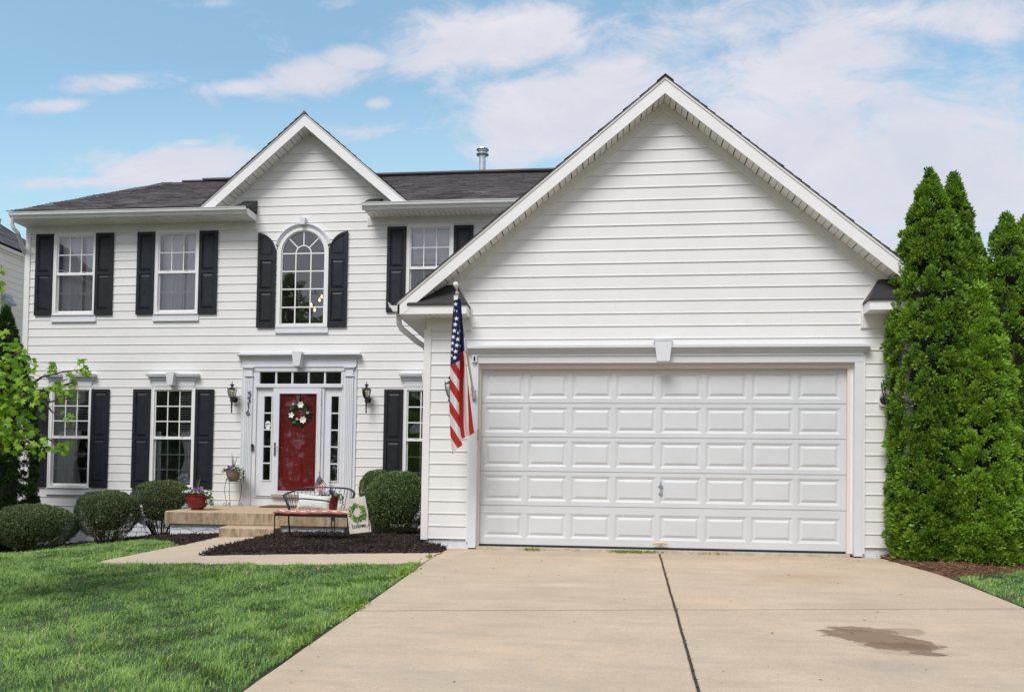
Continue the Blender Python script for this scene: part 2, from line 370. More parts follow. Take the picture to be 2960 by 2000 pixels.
openm.append((-5.18,-3.44,.45,3.1))
SL=.86; GC=-4.21; GA=7.95      # centre gable: wall apex height and slope
def outm(z):
    if z<6.06: return (-10.12,3.4)
    w=(GA-.10-z)/SL; 
    return (GC-w,GC+w) if w>0 else (0,0)
mb=MB(); siding(mb,TF,BASE,CRS,7.9,outm,openm)
mb.cur=1; jitter_joints(mb,TF,BASE,CRS,34,outm,openm); HB(mb,'siding',[W['vinyl'],W['seam']])
# side wall left (seen only from the side), backing walls and floors
mb=MB()
TL=lambda a,o,z:(-10.2-o,a,z)
siding(mb,TL,BASE,CRS,6.1,lambda z:(M,15.4),[]); HB(mb,'siding',W['vinyl'])
mb=MB(); mb.box(-10.2,3.4,15.4,15.5,-.6,6.2); mb.box(3.4,3.5,M,15.5,-.6,6.3); mb.box(-10.19,-10.1,M+.02,15.4,-.6,6.3); HB(mb,'back_wall',W['vinyl'])
# inner rooms
mb=MB()
for z0,z1 in((.45,3.2),(3.5,6.05)):
    for x0,x1 in((-10.08,-5.7),(-2.9,3.3)):
        mb.box(x0,x1,M+3.2,M+3.25,z0,z1); mb.box(x0,x1,M+.03,M+3.2,z0-.05,z0); mb.box(x0,x1,M+.03,M+3.2,z1,z1+.05); mb.box(x0,x0+.05,M+.03,M+3.2,z0,z1); mb.box(x1-.05,x1,M+.03,M+3.2,z0,z1)
mb.box(-5.65,-2.95,M+3.2,M+3.25,.4,6.2); mb.box(-5.65,-2.95,M+.03,M+3.2,.35,.4); mb.box(-5.65,-2.95,M+.03,M+3.2,6.2,6.25); mb.box(-5.65,-5.6,M+.03,M+3.2,.4,6.2); mb.box(-3,-2.95,M+.03,M+3.2,.4,6.2)
HB(mb,'interior',W['room'])
# corner posts and frieze boards
mb=MB(); mb.box(-10.222,-10.12,M-.028,M+.06,.17,6.10); HB(mb,'corner_post',W['vinyl'])
mb=MB()
mb.box(-10.12,-5.30,M-.024,M,5.93,6.10); mb.box(-5.30,-5.275,M-.03,M,5.92,6.10); mb.box(-2.975,3.4,M-.024,M,5.965,6.12); mb.box(-3.0,-2.975,M-.03,M,5.955,6.12)
for s in(-1,1):
    P=[(0,GA-.105),(0,GA-.0),(s*2.2,GA-2.2*SL),(s*2.2,GA-.105-2.2*SL)]
    mb.prism(P,lambda u,v,w:(GC+u,w,v),M-.028,M-.002)
    mb.prism([(0,GA-.13),(0,GA-.106),(s*2.1,GA-.106-2.1*SL),(s*2.1,GA-.13-2.1*SL)],lambda u,v,w:(GC+u,w,v),M-.034,M-.003)
HB(mb,'frieze_board',W['soffit'])
# foundation (painted block)
mb=MB(); mb.box(-2.6,0,M+.04,M+.25,-.6,.17); HB(mb,'foundation',W['brickw'])
mb=MB(); mb.box(-10.17,-5.97,M+.04,M+.25,-1.2,.17); mb.box(-10.17,-10.0,M+.25,15.3,-1.2,.17)
for k in range(9):      # block courses, raised faces with mortar grooves
    z=.16-.1*(k+1)
    x=-10.16-(.1 if k%2 else 0)
    while x<-6.0:
        x1=min(x+.2,-5.98); mb.box(max(x,-10.16)+.008,x1-.008,M+.022,M+.041,z+.008,z+.092) ; x+=.2
HB(mb,'foundation',W['brickw'])
# ---- eaves: gutter, fascia, soffit
def kgutter(mb,x0,x1,yf,zt):
    P=[(0,0),(0,-.11),(-.06,-.11),(-.075,-.085),(-.085,-.06),(-.115,-.045),(-.12,-.005),(-.128,-.0),(-.128,.012),(-.116,.012),(-.112,-.03),(-.01,-.03)]
    mb.prism(P,lambda u,v,w:(w,yf+u,zt+v),x0,x1)
def soffit_x(mb,x0,x1,y0,y1,z):   # boards running front-back
    x=x0
    while x<x1-.01:
        xe=min(x+.1,x1); mb.box(x+.004,xe-.004,y0,y1,z,z+.012); mb.box(x,xe,y0,y1,z+.013,z+.016); x+=.1
EY=M-.40
for x0,x1,zt in((-10.25,-5.28,6.215),(-2.98,3.5,6.235)):
    mb=MB(); kgutter(mb,x0,x1,EY,zt); HB(mb,'gutter',W['gutter'])
    mb=MB(); mb.box(x0+.04,x1,EY-.001,EY+.02,zt-.12,zt+.02); mb.box(x1-.02,x1,EY+.02,M,zt-.12,zt+.01) if x1<0 else mb.box(x0+.04,x0+.06,EY+.02,M,zt-.12,zt+.01); HB(mb,'fascia',W['fascia'])
    mb=MB(); soffit_x(mb,x0+.06,x1-.02,EY+.0,M-.001,zt-.118); HB(mb,'soffit',W['soffit'])
mb=MB(); mb.prism([(EY-.06,6.25),(M,6.52),(M,6.25)],lambda u,v,w:(w,u,v),-5.55,-5.27); HB(mb,'return_cap',W['black']); mb=MB(); mb.prism([(EY-.06,6.262),(M,6.50),(M,6.262)],lambda u,v,w:(w,u,v),-2.98,-2.70); HB(mb,'return_cap',W['black'])
# left rake of main roof
RS=(9.05-6.26)/(10-EY)
def rz(y): return 6.26+RS*(y-EY)
mb=MB()
mb.prism([(EY,6.10),(EY,rz(EY)-.02),(10,rz(10)-.02),(10,rz(10)-.2),(M,6.30)],lambda u,v,w:(w,u,v),-10.33,-10.30)
mb.prism([(EY,6.10),(10,rz(10)-.2),(15.6,6.10)],lambda u,v,w:(w,u,v),-10.20,-10.19)
mb.box(-10.3,-10.2,EY,M+4,6.10,6.115)
HB(mb,'fascia',W['fascia'])
# ---- shingles
def shingle_plane(mb,P0,U,V,ulen,vlen,expo=.142,tab=.30,inside=None,th=.007,seed=0,wav=.006):
    """P0 eave corner, U along eave, V up slope"""
    rr=random.Random(seed); P0,U,V=Vector(P0),Vector(U).normalized(),Vector(V).normalized(); Nn=U.cross(V).normalized()
    if Nn.z<0: Nn=-Nn
    k=0
    while k*expo<vlen:
        v0=k*expo; v1=min(v0+expo,vlen); x=-rr.uniform(0,tab)
        while x<ulen:
            w=tab*rr.uniform(.85,1.15); a=max(x,0)+.002; b=min(x+w,ulen)
            x+=w
            if b-a<.01: continue
            if inside and not inside((a+b)/2,(v0+v1)/2): continue
            dz=rr.uniform(-.003,.003)+wav*math.sin((a*.9+seed)*1.3+v0*2.1)*math.sin(v0*1.7+a*.4)
            o=th*rr.choice((.8,1,1,1.7)); dv=rr.uniform(-.006,.006)
            p=lambda u_,v_,n_:P0+U*u_+V*v_+Nn*(n_+dz)
            mb.cur=1 if rr.random()<.4 else 0
            mb.add([p(a,v0+dv,0),p(b,v0+dv,0),p(b,v0+dv,o+.004),p(a,v0+dv,o+.004),p(b,v1+.01,.001),p(a,v1+.01,.001)],[(0,1,2,3),(3,2,4,5)])
        k+=1
    mb.cur=0
SH=[W['shingle'],W['shinglelight']]
mb=MB()
vl=math.hypot(10-EY,9.05-6.26)
def not_in_cg(u,v):
    x=-10.36+u; y=EY-.05+v*(10-EY)/vl; z=6.27+v*(9.05-6.26)/vl
    if x>3.5: return False
    zr=8.14-SL*abs(x-GC)
    if -5.9+.0<x<-2.55 and y<M+.05: return abs(x-GC)>2.05 or False
    return not(zr>z+.01 and abs(x-GC)<2.15)
shingle_plane(mb,(-10.36,EY-.05,6.268),(1,0,0),(0,10-EY,9.05-6.26),13.9,vl,inside=not_in_cg,seed=3,wav=.009)
mb.quad((-10.36,EY-.04,6.245),(-6.33,EY-.04,6.245),(-6.33,10,9.03),(-10.36,10,9.03)); mb.quad((-6.33,M+.03,rz(M+.03)-.03),(-2.1,M+.03,rz(M+.03)-.03),(-2.1,10,9.03),(-6.33,10,9.03)); mb.quad((-2.1,EY-.04,6.245),(3.5,EY-.04,6.245),(3.5,10,9.03),(-2.1,10,9.03))
mb.quad((-10.36,10,9.04),(3.5,10,9.04),(3.5,15.8,6.2),(-10.36,15.8,6.2))
for k in range(56):
    if k*.25-9.75>3.4: break
    mb.box(-9.75+k*.25,-9.75+k*.25+.245,9.85,10.15,9.05,9.085)
mb.box(-9.15,3.5,9.8,10.2,9.07,9.108)
HB(mb,'roof',SH)
# centre gable roof
OV=.34
mb=MB()
hw=2.12; zp=8.105
for s in(-1,1):
    x0=GC+s*hw; z0=zp-SL*hw
    sl=math.hypot(hw,SL*hw)
    U=(0,1,0); 
    def ins(u,v,s=s):
        y=M-OV-.03+u; z=z0+v*SL*hw/sl; return rz(y)<z+.06 or y<M
    shingle_plane(mb,(x0,M-OV-.03,z0),U,(-s*hw,0,SL*hw),4.2,sl,inside=ins,seed=5+s)
    mb.prism([(0,zp-.003),(s*hw*1.01,zp-.003-SL*hw*1.01),(s*hw*1.01,zp-.010-SL*hw*1.01),(0,zp-.010)],lambda u,v,w:(GC+u,w,v),M-OV-.026,M-.0)
    mb.prism([(0,zp-.008),(s*hw*.9,zp-.008-SL*hw*.9),(s*hw*.9,zp-.03-SL*hw*.9),(0,zp-.03)],lambda u,v,w:(GC+u,w,v),M,M+1.2)
mb.tube([(GC,M-OV-.035,zp-.002),(GC,8,zp-.002)],.028,6)
HB(mb,'gable_roof',SH)
def rake(name_prefix,C,zt,slope,hw,yf,vth,wall_y,zs,hw_s,board=.10,zmin=-9):
    """fascia boards and perpendicular soffit slats of a gable overhang"""
    for s in(-1,1):
        mb=MB()
        def low(t0,x):
            z=t0-slope*x; return [(s*x,z)] if z>=zmin else [(s*(t0-zmin)/slope,zmin),(s*x,zmin)]
        up_=zt-slope*hw; hx=hw if up_>=zmin else (zt-zmin)/slope
        P=[(0,zt),(0,zt-vth)]+low(zt-vth,hx)
        if up_>=zmin: P.append((s*hx,up_))
        mb.prism(P,lambda u,v,w:(C+u,w,v),yf,yf+.022)
        P=[(0,zt+.002),(0,zt-.03)]+low(zt-.03,hx)
        if up_>=zmin: P.append((s*hx,up_+.002))
        mb.prism(P,lambda u,v,w:(C+u,w,v),yf-.012,yf)
        HB(mb,'fascia',W['fascia'])
        mb=MB(); L_=math.hypot(1,slope); n=int(hw_s*L_/board)
        for k in range(n+1):
            a=k*board/L_+.003; b=(k+1)*board/L_-.004
            if k%2: b-=.006
            if b>hw_s: b=hw_s
            if b<=a: break
            P=[(s*a,zs-slope*a),(s*b,zs-slope*b),(s*b,zs+.012-slope*b),(s*a,zs+.012-slope*a)]
            mb.prism(P,lambda u,v,w:(C+u,w,v),yf+.02,wall_y-.03)
        mb.prism([(0,zs+.014),(s*hw_s,zs+.014-slope*hw_s),(s*hw_s,zs+.02-slope*hw_s),(0,zs+.02)],lambda u,v,w:(C+u,w,v),yf+.02,wall_y)
        HB(mb,'soffit',W['soffit'])
        mb=MB(); mb.prism([(0,zs+.013),(s*hw_s,zs+.013-slope*hw_s),(s*hw_s,zs+.0135-slope*hw_s),(0,zs+.0135)],lambda u,v,w:(C+u,w,v),yf+.03,wall_y-.001); HB(mb,'soffit_gap',W['dark'])
rake('centre',GC,zp-.012,SL,2.19,M-OV,.25,M,zp-.03-.225,1.98,zmin=6.235)
# roof vent pipe behind the ridge
vp=MB(); vx,vy=-1.63,10.25
vp.lathe([(.088,0),(.088,.98)],(vx,vy,8.7),20); HBp=HB(vp,'vent_pipe',W['galv'],smooth=False)
vc=MB(); vc.lathe([(.09,0),(.165,.02),(.165,.04),(.12,.055),(.12,.14),(.165,.15),(.16,.17),(.05,.2)],(vx,vy,9.66),20); vcap=vc.build('vent_cap',W['galv'],HBp)
vs=MB(); vs.lathe([(.1,9.735),(.1215,9.736),(.1215,9.758),(.1,9.759)],(vx,vy,0),20)
for k in range(0):
    a=2*PI*k/20; c_,s_=math.cos(a),math.sin(a); vs.tube([(vx+.121*c_,vy+.121*s_,9.73),(vx+.121*c_,vy+.121*s_,9.765)],.011,4)
vs.build('vent_slots',W['dark'],HBp)
# ---- windows
def shutter(x0,x1,z0,z1,midz=None,Y=M):
    mb=MB(); y1=Y-.018; y0=Y-.048; zm=midz if midz else (z0+z1)/2; st=.06
    mb.box(x0,x0+st,y0,y1,z0,z1); mb.box(x1-st,x1,y0,y1,z0,z1)
    mb.box(x0+st,x1-st,y0,y1,z0,z0+.10); mb.box(x0+st,x1-st,y0,y1,z1-.065,z1); mb.box(x0+st,x1-st,y0,y1,zm-.03,zm+.03)
    mb.box(x0+st,x1-st,y1-.008,y1-.002,z0+.1,z1-.065)
    for a,b in((z0+.10,zm-.03),(zm+.03,z1-.065)): raised(mb,x0+st,x1-st,a,b,y0)
    for zz in(z0+.12,zm,z1-.12):
        for xx in(x0+.02,x1-.02): mb.box(xx-.006,xx+.006,y0-.003,y0,zz-.006,zz+.006)
    return HB(mb,'shutter',W['shutter'])
def raised(mb,x0,x1,z0,z1,yf,ins=.012,bev=.045,dep=.018):
    r=[(0,0),(ins,dep),(ins+bev,.003)]
    def ring(i,d): return [(x0+i,yf+d,z0+i),(x1-i,yf+d,z0+i),(x1-i,yf+d,z1-i),(x0+i,yf+d,z1-i)]
    V=[];
    for i,d in r: V+=ring(i,d)
    Fs=[]
    for k in range(2):
        for j in range(4): Fs.append((k*4+j,k*4+(j+1)%4,(k+1)*4+(j+1)%4,(k+1)*4+j))
    Fs.append((8,9,10,11)); mb.add(V,Fs)
def curtain(x0,x1,z0,z1,y,folds,m,parent,sway=.0,tie=None,name='curtain'):
    n=int(folds*8); nz=14; V=[];Fs=[]
    for j in range(nz+1):
        t=j/nz; z=z1+(z0-z1)*t
        for i in range(n+1):
            s=i/n; xx=x0+(x1-x0)*s
            if tie: xx=tie[0]+(xx-tie[0])*(1-tie[1]*math.sin(min(1,t*1.15)*PI)**1.5)
            xx+=sway*t*math.sin(3*s)
            V.append((xx,y+.022*math.sin(2*PI*folds*s+.4*math.sin(5*t))*(.6+.5*t),z))
    for j in range(nz):
        for i in range(n): a=j*(n+1)+i; Fs.append((a,a+1,a+n+2,a+n+1))
    mb=MB(); mb.add(V,Fs); return mb.build(name,m,parent,smooth=True)
def window(x0,x1,z0,z1,kind):
    zm=(z0+z1)/2+(.0 if kind=='u' else .0)
    mb=MB(); c=.058; y0=M-.032;y1=M+.05
    mb.box(x0,x0+c,y0,y1,z0,z1); mb.box(x1-c,x1,y0,y1,z0,z1); mb.box(x0+c,x1-c,y0,y1,z1-c,z1); mb.box(x0+c,x1-c,y0-.006,y1,z0,z0+.045)
    for a,b,cc,dd in((x0-.008,x0+.014,z0,z1),(x1-.014,x1+.008,z0,z1),(x0,x1,z1-.014,z1+.008)): mb.box(a,b,y0-.006,y0-.001,cc,dd)
    fr=HB(mb,'window',W['fascia'])
    mb=MB(); ys=M-.008
    a,b=x0+c,x1-c; s=.026
    # upper sash
    mb.box(a,a+s,ys,ys+.03,zm,z1-c); mb.box(b-s,b,ys,ys+.03,zm,z1-c); mb.box(a+s,b-s,ys,ys+.03,z1-c-s,z1-c); mb.box(a,b,ys-.012,ys+.03,zm-.028,zm+.028)
    mb.box(a,a+s,ys+.032,ys+.06,z0+.045,zm-.028); mb.box(b-s,b,ys+.032,ys+.06,z0+.045,zm-.028); mb.box(a+s,b-s,ys+.032,ys+.06,z0+.045,z0+.085)
    for q in(.25,.75): mb.box(a+(b-a)*q-.025,a+(b-a)*q+.025,ys-.022,ys-.012,zm+.02,zm+.03)
    mb.build('sash',W['fascia'],fr)
    rows=2 if kind=='u' else 3
    ua,ub=a+s,b-s
    mb=MB(); zt,zb=z1-c-s,zm+.028
    for i in(1,2): x=ua+(ub-ua)*i/3; mb.box(x-.0105,x+.0105,ys+.004,ys+.012,zb,zt)
    for j in range(1,rows): z=zb+(zt-zb)*j/rows; mb.box(ua,ub,ys+.003,ys+.013,z-.0105,z+.0105)
    zt2,zb2=zm-.028,z0+.085
    for i in(1,2): x=ua+(ub-ua)*i/3; mb.box(x-.0105,x+.0105,ys+.040,ys+.048,zb2,zt2)
    for j in range(1,rows): z=zb2+(zt2-zb2)*j/rows; mb.box(ua,ub,ys+.039,ys+.049,z-.0105,z+.0105)
    mb.build('muntins',W['fascia'],fr)
    mb=MB(); mb.quad((ua,ys+.014,zb),(ub,ys+.014,zb),(ub,ys+.014,zt),(ua,ys+.014,zt)); mb.build('pane',W['glass'],fr)
    mb=MB(); mb.quad((ua,ys+.036,zb2),(ub,ys+.036,zb2),(ub,ys+.036,zt2),(ua,ys+.036,zt2)); mb.build('pane',W['glasslow'],fr)
    mb=MB()
    mb.box(x0-.03,x1+.025,M-.03,M,z0-.15,z0-.004); mb.box(x0-.03,x1+.025,M-.045,M-.03,z0-.15,z0-.122); mb.box(x0-.01,x1+.01,M-.05,M-.031,z0-.014,z0-.002)
    mb.build('sill',W['trim'],fr)
    return fr
wins=[window(*w) for w in WIN]
# curtains / blinds
for w,(x0,x1) in zip(wins[:2],((-9.52,-8.73),(-7.32,-6.53))):
    curtain(x0,x0+.43,4.25,5.9,M+.16,4,W['curtain'],w); curtain(x1-.28,x1+.1,4.25,5.9,M+.17,3,W['curtain'],w)
curtain(-9.2,-9.03,4.25,5.9,M+.24,2,W['pink'],wins[0]); curtain(-8.84,-8.7,4.25,5.9,M+.24,1.5,W['pink'],wins[0]); curtain(-6.80,-6.68,4.25,5.2,M+.24,1.5,W['pink'],wins[1])
mb=MB(); mb.box(-2.12,-1.36,M+.12,M+.13,5.22,5.93); mb.build('shade',W['curtain'],wins[2])
curtain(-2.1,-1.36,5.3,5.58,M+.10,3,W['curtain'],wins[2],name='valance')
def blinds(x0,x1,z0,z1,parent,y=M+.075,st=.05):
    mb=MB(); z=z1
    while z>z0: mb.add([(x0,y,z-.006),(x1,y,z-.006),(x1,y+.03,z+.012),(x0,y+.03,z+.012),(x0,y,z-.009),(x1,y,z-.009),(x1,y+.03,z+.009),(x0,y+.03,z+.009)],[(0,1,2,3),(4,7,6,5),(0,4,5,1),(2,6,7,3)]); z-=st
    mb.build('blind',W['blind'],parent)
blinds(-9.51,-8.74,1.88,2.72,wins[3]); blinds(-6.84,-6.53,1.85,2.72,wins[4])
curtain(-9.47,-8.95,.75,1.90,M+.095,5,W['curtain'],wins[3],tie=(-9.47,.15)); curtain(-6.84,-6.50,.75,1.90,M+.095,3,W['curtain'],wins[4],tie=(-6.50,.35)); curtain(-7.34,-7.22,.75,1.90,M+.095,1.5,W['curtain'],wins[4])
curtain(-2.13,-1.35,1.9,2.7,M+.2,5,W['curtain'],wins[5],tie=(-1.35,.5)); 
# lower window heads
def lintel(x0,x1,keyx=None,clip=None):
    mb=MB(); f0,f1=x0,x1
    mb.box(f0,f1,M-.045,M,2.795,2.90)
    for i,(e,za,zb,yo) in enumerate(((.012,2.90,2.925,.06),(.035,2.925,2.955,.075),(.065,2.955,2.985,.10),(.095,2.985,3.015,.13))): mb.box(f0-e,f1+e,M-yo,M,za,zb)
    mb.box(f0-.1,f1+.1,M-.14,M,3.015,3.035); mb.box(f0-.08,f1+.08,M-.03,M,3.035,3.055)
    l=HB(mb,'window_head',W['trim'])
    if keyx is not None:
        mb=MB(); mb.prism([(-.085,3.062),(.085,3.062),(.055,2.80),(-.055,2.80)],lambda u,v,w:(keyx+u,w,v),M-.19,M-.02); mb.build('keystone',W['trim'],l)
lintel(-9.57,-8.68,-9.125); lintel(-7.37,-6.48,-6.925); lintel(-2.19,-1.29,-1.74)
# ---- shutters
for x0,x1 in((-9.985,-9.60),(-8.675,-8.29),(-7.775,-7.392),(-6.455,-6.07),(-2.59,-2.205),(-1.272,-.888)):
    shutter(x0,x1,4.25,5.925,5.10); shutter(x0,x1,.75,2.735,1.745)
# ---- arch window
AXC,AZC=ARC
def arcpts(r,n=28,a0=0,a1=PI): return [(AXC+r*math.cos(a0+(a1-a0)*i/n),AZC+r*math.sin(a0+(a1-a0)*i/n)) for i in range(n+1)]
def archband(mb,ri,ro,y0,y1,zb):
    I=[(AXC+ri,zb)]+arcpts(ri)+[(AXC-ri,zb)]; O=[(AXC+ro,zb)]+arcpts(ro)+[(AXC-ro,zb)]
    n=len(I)
    for i in range(n-1):
        a,b,c,d=I[i],I[i+1],O[i+1],O[i]
        V=[(p[0],y,p[1]) for y in(y0,y1) for p in(a,b,c,d)]
        mb.add(V,[(0,1,2,3),(7,6,5,4),(0,4,5,1),(3,2,6,7)])
mb=MB(); archband(mb,.452,.524,M-.035,M+.05,4.03); mb.box(AXC-.524,AXC+.524,M-.04,M+.05,3.965,4.03)
aw=HB(mb,'arched_window',W['fascia'])
mb=MB()
def archring(mb,ri,ro,y0,y1,a0=-.12,a1=PI+.12):
    n=30
    for i in range(n):
        A=[(AXC+r*math.cos(t),AZC+r*math.sin(t)) for r,t in((ri,a0+(a1-a0)*i/n),(ri,a0+(a1-a0)*(i+1)/n),(ro,a0+(a1-a0)*(i+1)/n),(ro,a0+(a1-a0)*i/n))]
        mb.add([(p[0],y,p[1]) for y in(y0,y1) for p in A],[(0,1,2,3),(7,6,5,4),(0,4,5,1),(3,2,6,7)])
archring(mb,.525,.545,M-.045,M,.30,PI-.30); archring(mb,.545,.568,M-.058,M,.30,PI-.30); archring(mb,.568,.588,M-.075,M,.30,PI-.30); archring(mb,.588,.597,M-.03,M,.30,PI-.30)
mb.build('arch_moulding',W['trim'],aw)
mb=MB(); mb.prism([(-.06,6.125),(.06,6.125),(.043,5.99),(-.043,5.99)],lambda u,v,w:(AXC+u,w,v),M-.115,M-.01); mb.build('keystone',W['trim'],aw)
mb=MB(); archband(mb,.43,.448,M-.01,M+.02,4.03); mb.box(AXC-.448,AXC+.448,M-.01,M+.02,4.03,4.045)
ym0,ym1=M+.0,M+.012
for x in(-.155,.155): mb.box(AXC+x-.012,AXC+x+.012,ym0,ym1,4.045,AZC)
for z in(4.37,4.73,5.085,5.44): mb.box(AXC-.44,AXC+.44,ym0-.001,ym1+.001,z-.012,z+.012)
archring(mb,.145,.167,ym0-.002,ym1,0,PI)
for a in(PI/4,PI/2,3*PI/4):
    d=(math.cos(a),math.sin(a)); n_=(-d[1]*.011,d[0]*.011)
    mb.prism([(d[0]*.16+n_[0],d[1]*.16+n_[1]),(d[0]*.44+n_[0],d[1]*.44+n_[1]),(d[0]*.44-n_[0],d[1]*.44-n_[1]),(d[0]*.16-n_[0],d[1]*.16-n_[1])],lambda u,v,w:(AXC+u,w,AZC+v),ym0+.001,ym1-.001)
mb.build('muntins',W['fascia'],aw)
mb=MB(); P=[(AXC+.44,4.03)]+arcpts(.44)+[(AXC-.44,4.03)]; mb.add([(p[0],M+.015,p[1]) for p in P],[tuple(range(len(P)))]); mb.build('pane',W['glass'],aw)
mb=MB(); mb.box(AXC-.54,AXC+.54,M-.03,M,3.85,3.96); mb.box(AXC-.54,AXC+.54,M-.045,M-.03,3.85,3.876); mb.build('sill',W['trim'],aw)
# arched shutters
def ashutter(side):
    if side<0: xo,xi=-5.225,-4.85
    else: xo,xi=-3.383,-3.765
    mb=MB(); y0,y1=M-.05,M-.018; zb=3.965; n=10; w=xi-xo
    def top(x,ins=0):    # height of the curved top: tall at the outer edge, falling in to the window
        t=abs(x-xo)/abs(w); return 5.855-.345*(1-math.sqrt(max(0,1-(t*.96)**2)))/(1-math.sqrt(1-.96**2))*1.0-ins
    X=[xo+w*i/n for i in range(n+1)]
    st=.058*(1 if w>0 else -1)
    def strip(xa,xb,za,zt,ya=y0,yb=y1):
        mb.prism([(xa,za),(xb,za),(xb,zt(xb) if callable(zt) else zt),(xa,zt(xa) if callable(zt) else zt)],lambda u,v,w_:(u,w_,v),ya,yb)
    strip(xo,xo+st,zb,top); strip(xi-st,xi,zb,top)
    for a,b in((zb,zb+.1),(4.665,4.725),(5.30,5.40)): mb.box(min(xo+st,xi-st),max(xo+st,xi-st),y0,y1,a,b)
    # curved head rail
    m_=8; xa=xo+st; xb=xi-st
    for i in range(m_):
        p=xa+(xb-xa)*i/m_; q=xa+(xb-xa)*(i+1)/m_
        mb.prism([(p,top(p)-.055),(q,top(q)-.055),(q,top(q)),(p,top(p))],lambda u,v,w_:(u,w_,v),y0,y1)
        mb.prism([(p,5.40),(q,5.40),(q,top(q)-.055),(p,top(p)-.055)],lambda u,v,w_:(u,w_,v),y0+.014,y1)
        if 0<i<m_-1 : 
            mb.prism([(p,5.43),(q,5.43),(q,top(q)-.10),(p,top(p)-.10)],lambda u,v,w_:(u,w_,v),y0+.004,y0+.014)
    mb.box(min(xa,xb),max(xa,xb),y1-.008,y1-.002,zb+.1,5.3)
    for a,b in((zb+.1,4.665),(4.725,5.30)): raised(mb,min(xa,xb),max(xa,xb),a,b,y0)
    HB(mb,'shutter',W['shutter'])
ashutter(-1); ashutter(1)
# lit bulbs inside the foyer: a pendant light fixture
pl=thing('pendant_light','pendant light with small glowing bulbs hanging in the hall behind the arched window','ceiling light',(-3.6,M+1.2,6.15))
rod=MB(); rod.tube([(-3.6,M+1.2,6.2),(-3.6,M+1.2,5.1)],.008,6); rod.build('rod',W['iron'],pl)
for px,py in((930,858.5),(923.5,868),(909.5,897),(900,882)):
    x,z=atY(px,py,M+1.1)
    b=MB(); b.lathe([(.004,.05),(.012,.03),(.019,.005),(.017,-.015),(.004,-.028)],(x,M+1.1,z),10); b.build('bulb',W['bulb'],pl,smooth=True)
    b=MB(); b.tube([(x,M+1.1,z+.05),(x,M+1.1,z+.12),(-3.6,M+1.2,5.2)],.006,5); b.build('arm',W['iron'],pl)
# ------------------------------------------------------------------ front entrance
fd=MB()
def crown(mb,x0,x1,z0,Y,h=.085,pr=.10,base=.05,n=6):
    for i in range(n):
        t=i/(n-1); o=base+pr*(t**1.5 if i<n-1 else 1.05); e=pr*(t**1.5)
        mb.box(x0-e,x1+e,Y-o,Y,z0+h*i/n,z0+h*(i+1)/n)
mb=MB(); x0,x1=-5.484,-3.157
mb.box(x0,x1,M-.05,M+.05,3.185,3.325); mb.box(x0-.0,x1+.0,M-.062,M,3.176,3.20); mb.box(x0+.24,x1-.24,M-.044,M+.05,3.10,3.184)
crown(mb,x0,x1,3.325,M,.09); mb.box(x0-.085,x1+.075,M-.12,M,3.417,3.432); mb.box(x0-.07,x1+.07,M-.03,M,3.432,3.465)
ds=HB(mb,'door_surround',W['trim'])
mb=MB(); mb.prism([(-.10,3.455),(.10,3.455),(.062,3.172),(-.062,3.172)],lambda u,v,w:(-4.31+u,w,v),M-.215,M-.03); mb.build('keystone',W['trim'],ds)
for a,b in((-5.484,-5.19),(-3.43,-3.157)):
    mb=MB(); zb=.425
    mb.box(a,b,M-.028,M+.05,zb,3.184); mb.box(a-.008,a+.012,M-.034,M-.01,zb,3.184); mb.box(b-.012,b+.008,M-.034,M-.01,zb,3.184)
    c=(a+b)/2-(.005 if a<-4 else -.005); s0,s1=c-.07,c+.07
    mb.box(s0-.012,s1+.012,M-.045,M-.028,zb,3.0)
    for k in range(5): q=s0+.14*k/4; mb.box(q-.009,q+.009,M-.055,M-.045,zb+.02,2.93)
    mb.box(s0-.004,s1+.004,M-.058,M-.045,3.02,3.12)
    for e,z0,z1 in((.022,2.99,3.005),(.012,3.005,3.02),(.012,3.12,3.14),(.026,3.14,3.155),(.036,3.155,3.178)): mb.box(s0-e,s1+e,M-.05-e,M-.028,z0,z1)
    mb.build('pilaster',W['trim'],ds)
    mb=MB()
    for k in range(4): q=s0+.035+.0233*k; mb.box(q-.004,q+.004,M-.0465,M-.0445,2.945,2.957)
    mb.build('pilaster_holes',W['dark'],ds)
# transom
mb=MB()
mb.box(-5.19,-3.44,M-.04,M+.05,3.085,3.12); mb.box(-5.19,-5.13,M-.03,M+.05,2.84,3.085); mb.box(-3.464,-3.43,M-.03,M+.05,2.84,3.085)
mb.box(-5.2,-3.43,M-.062,M+.05,2.772,2.825); mb.box(-5.19,-3.44,M-.04,M+.05,2.825,2.845)
tr=HB(mb,'transom_window',W['trim'])
for i in range(1,5): x=-5.128+1.664*i/5; mb=MB(); mb.box(x-.017,x+.017,M-.02,M+.03,2.845,3.085); mb.build('muntin',W['trim'],tr)
mb=MB(); mb.quad((-5.13,M+.012,2.845),(-3.46,M+.012,2.845),(-3.46,M+.012,3.085),(-5.13,M+.012,3.085)); mb.build('pane',W['glasslow'],tr)
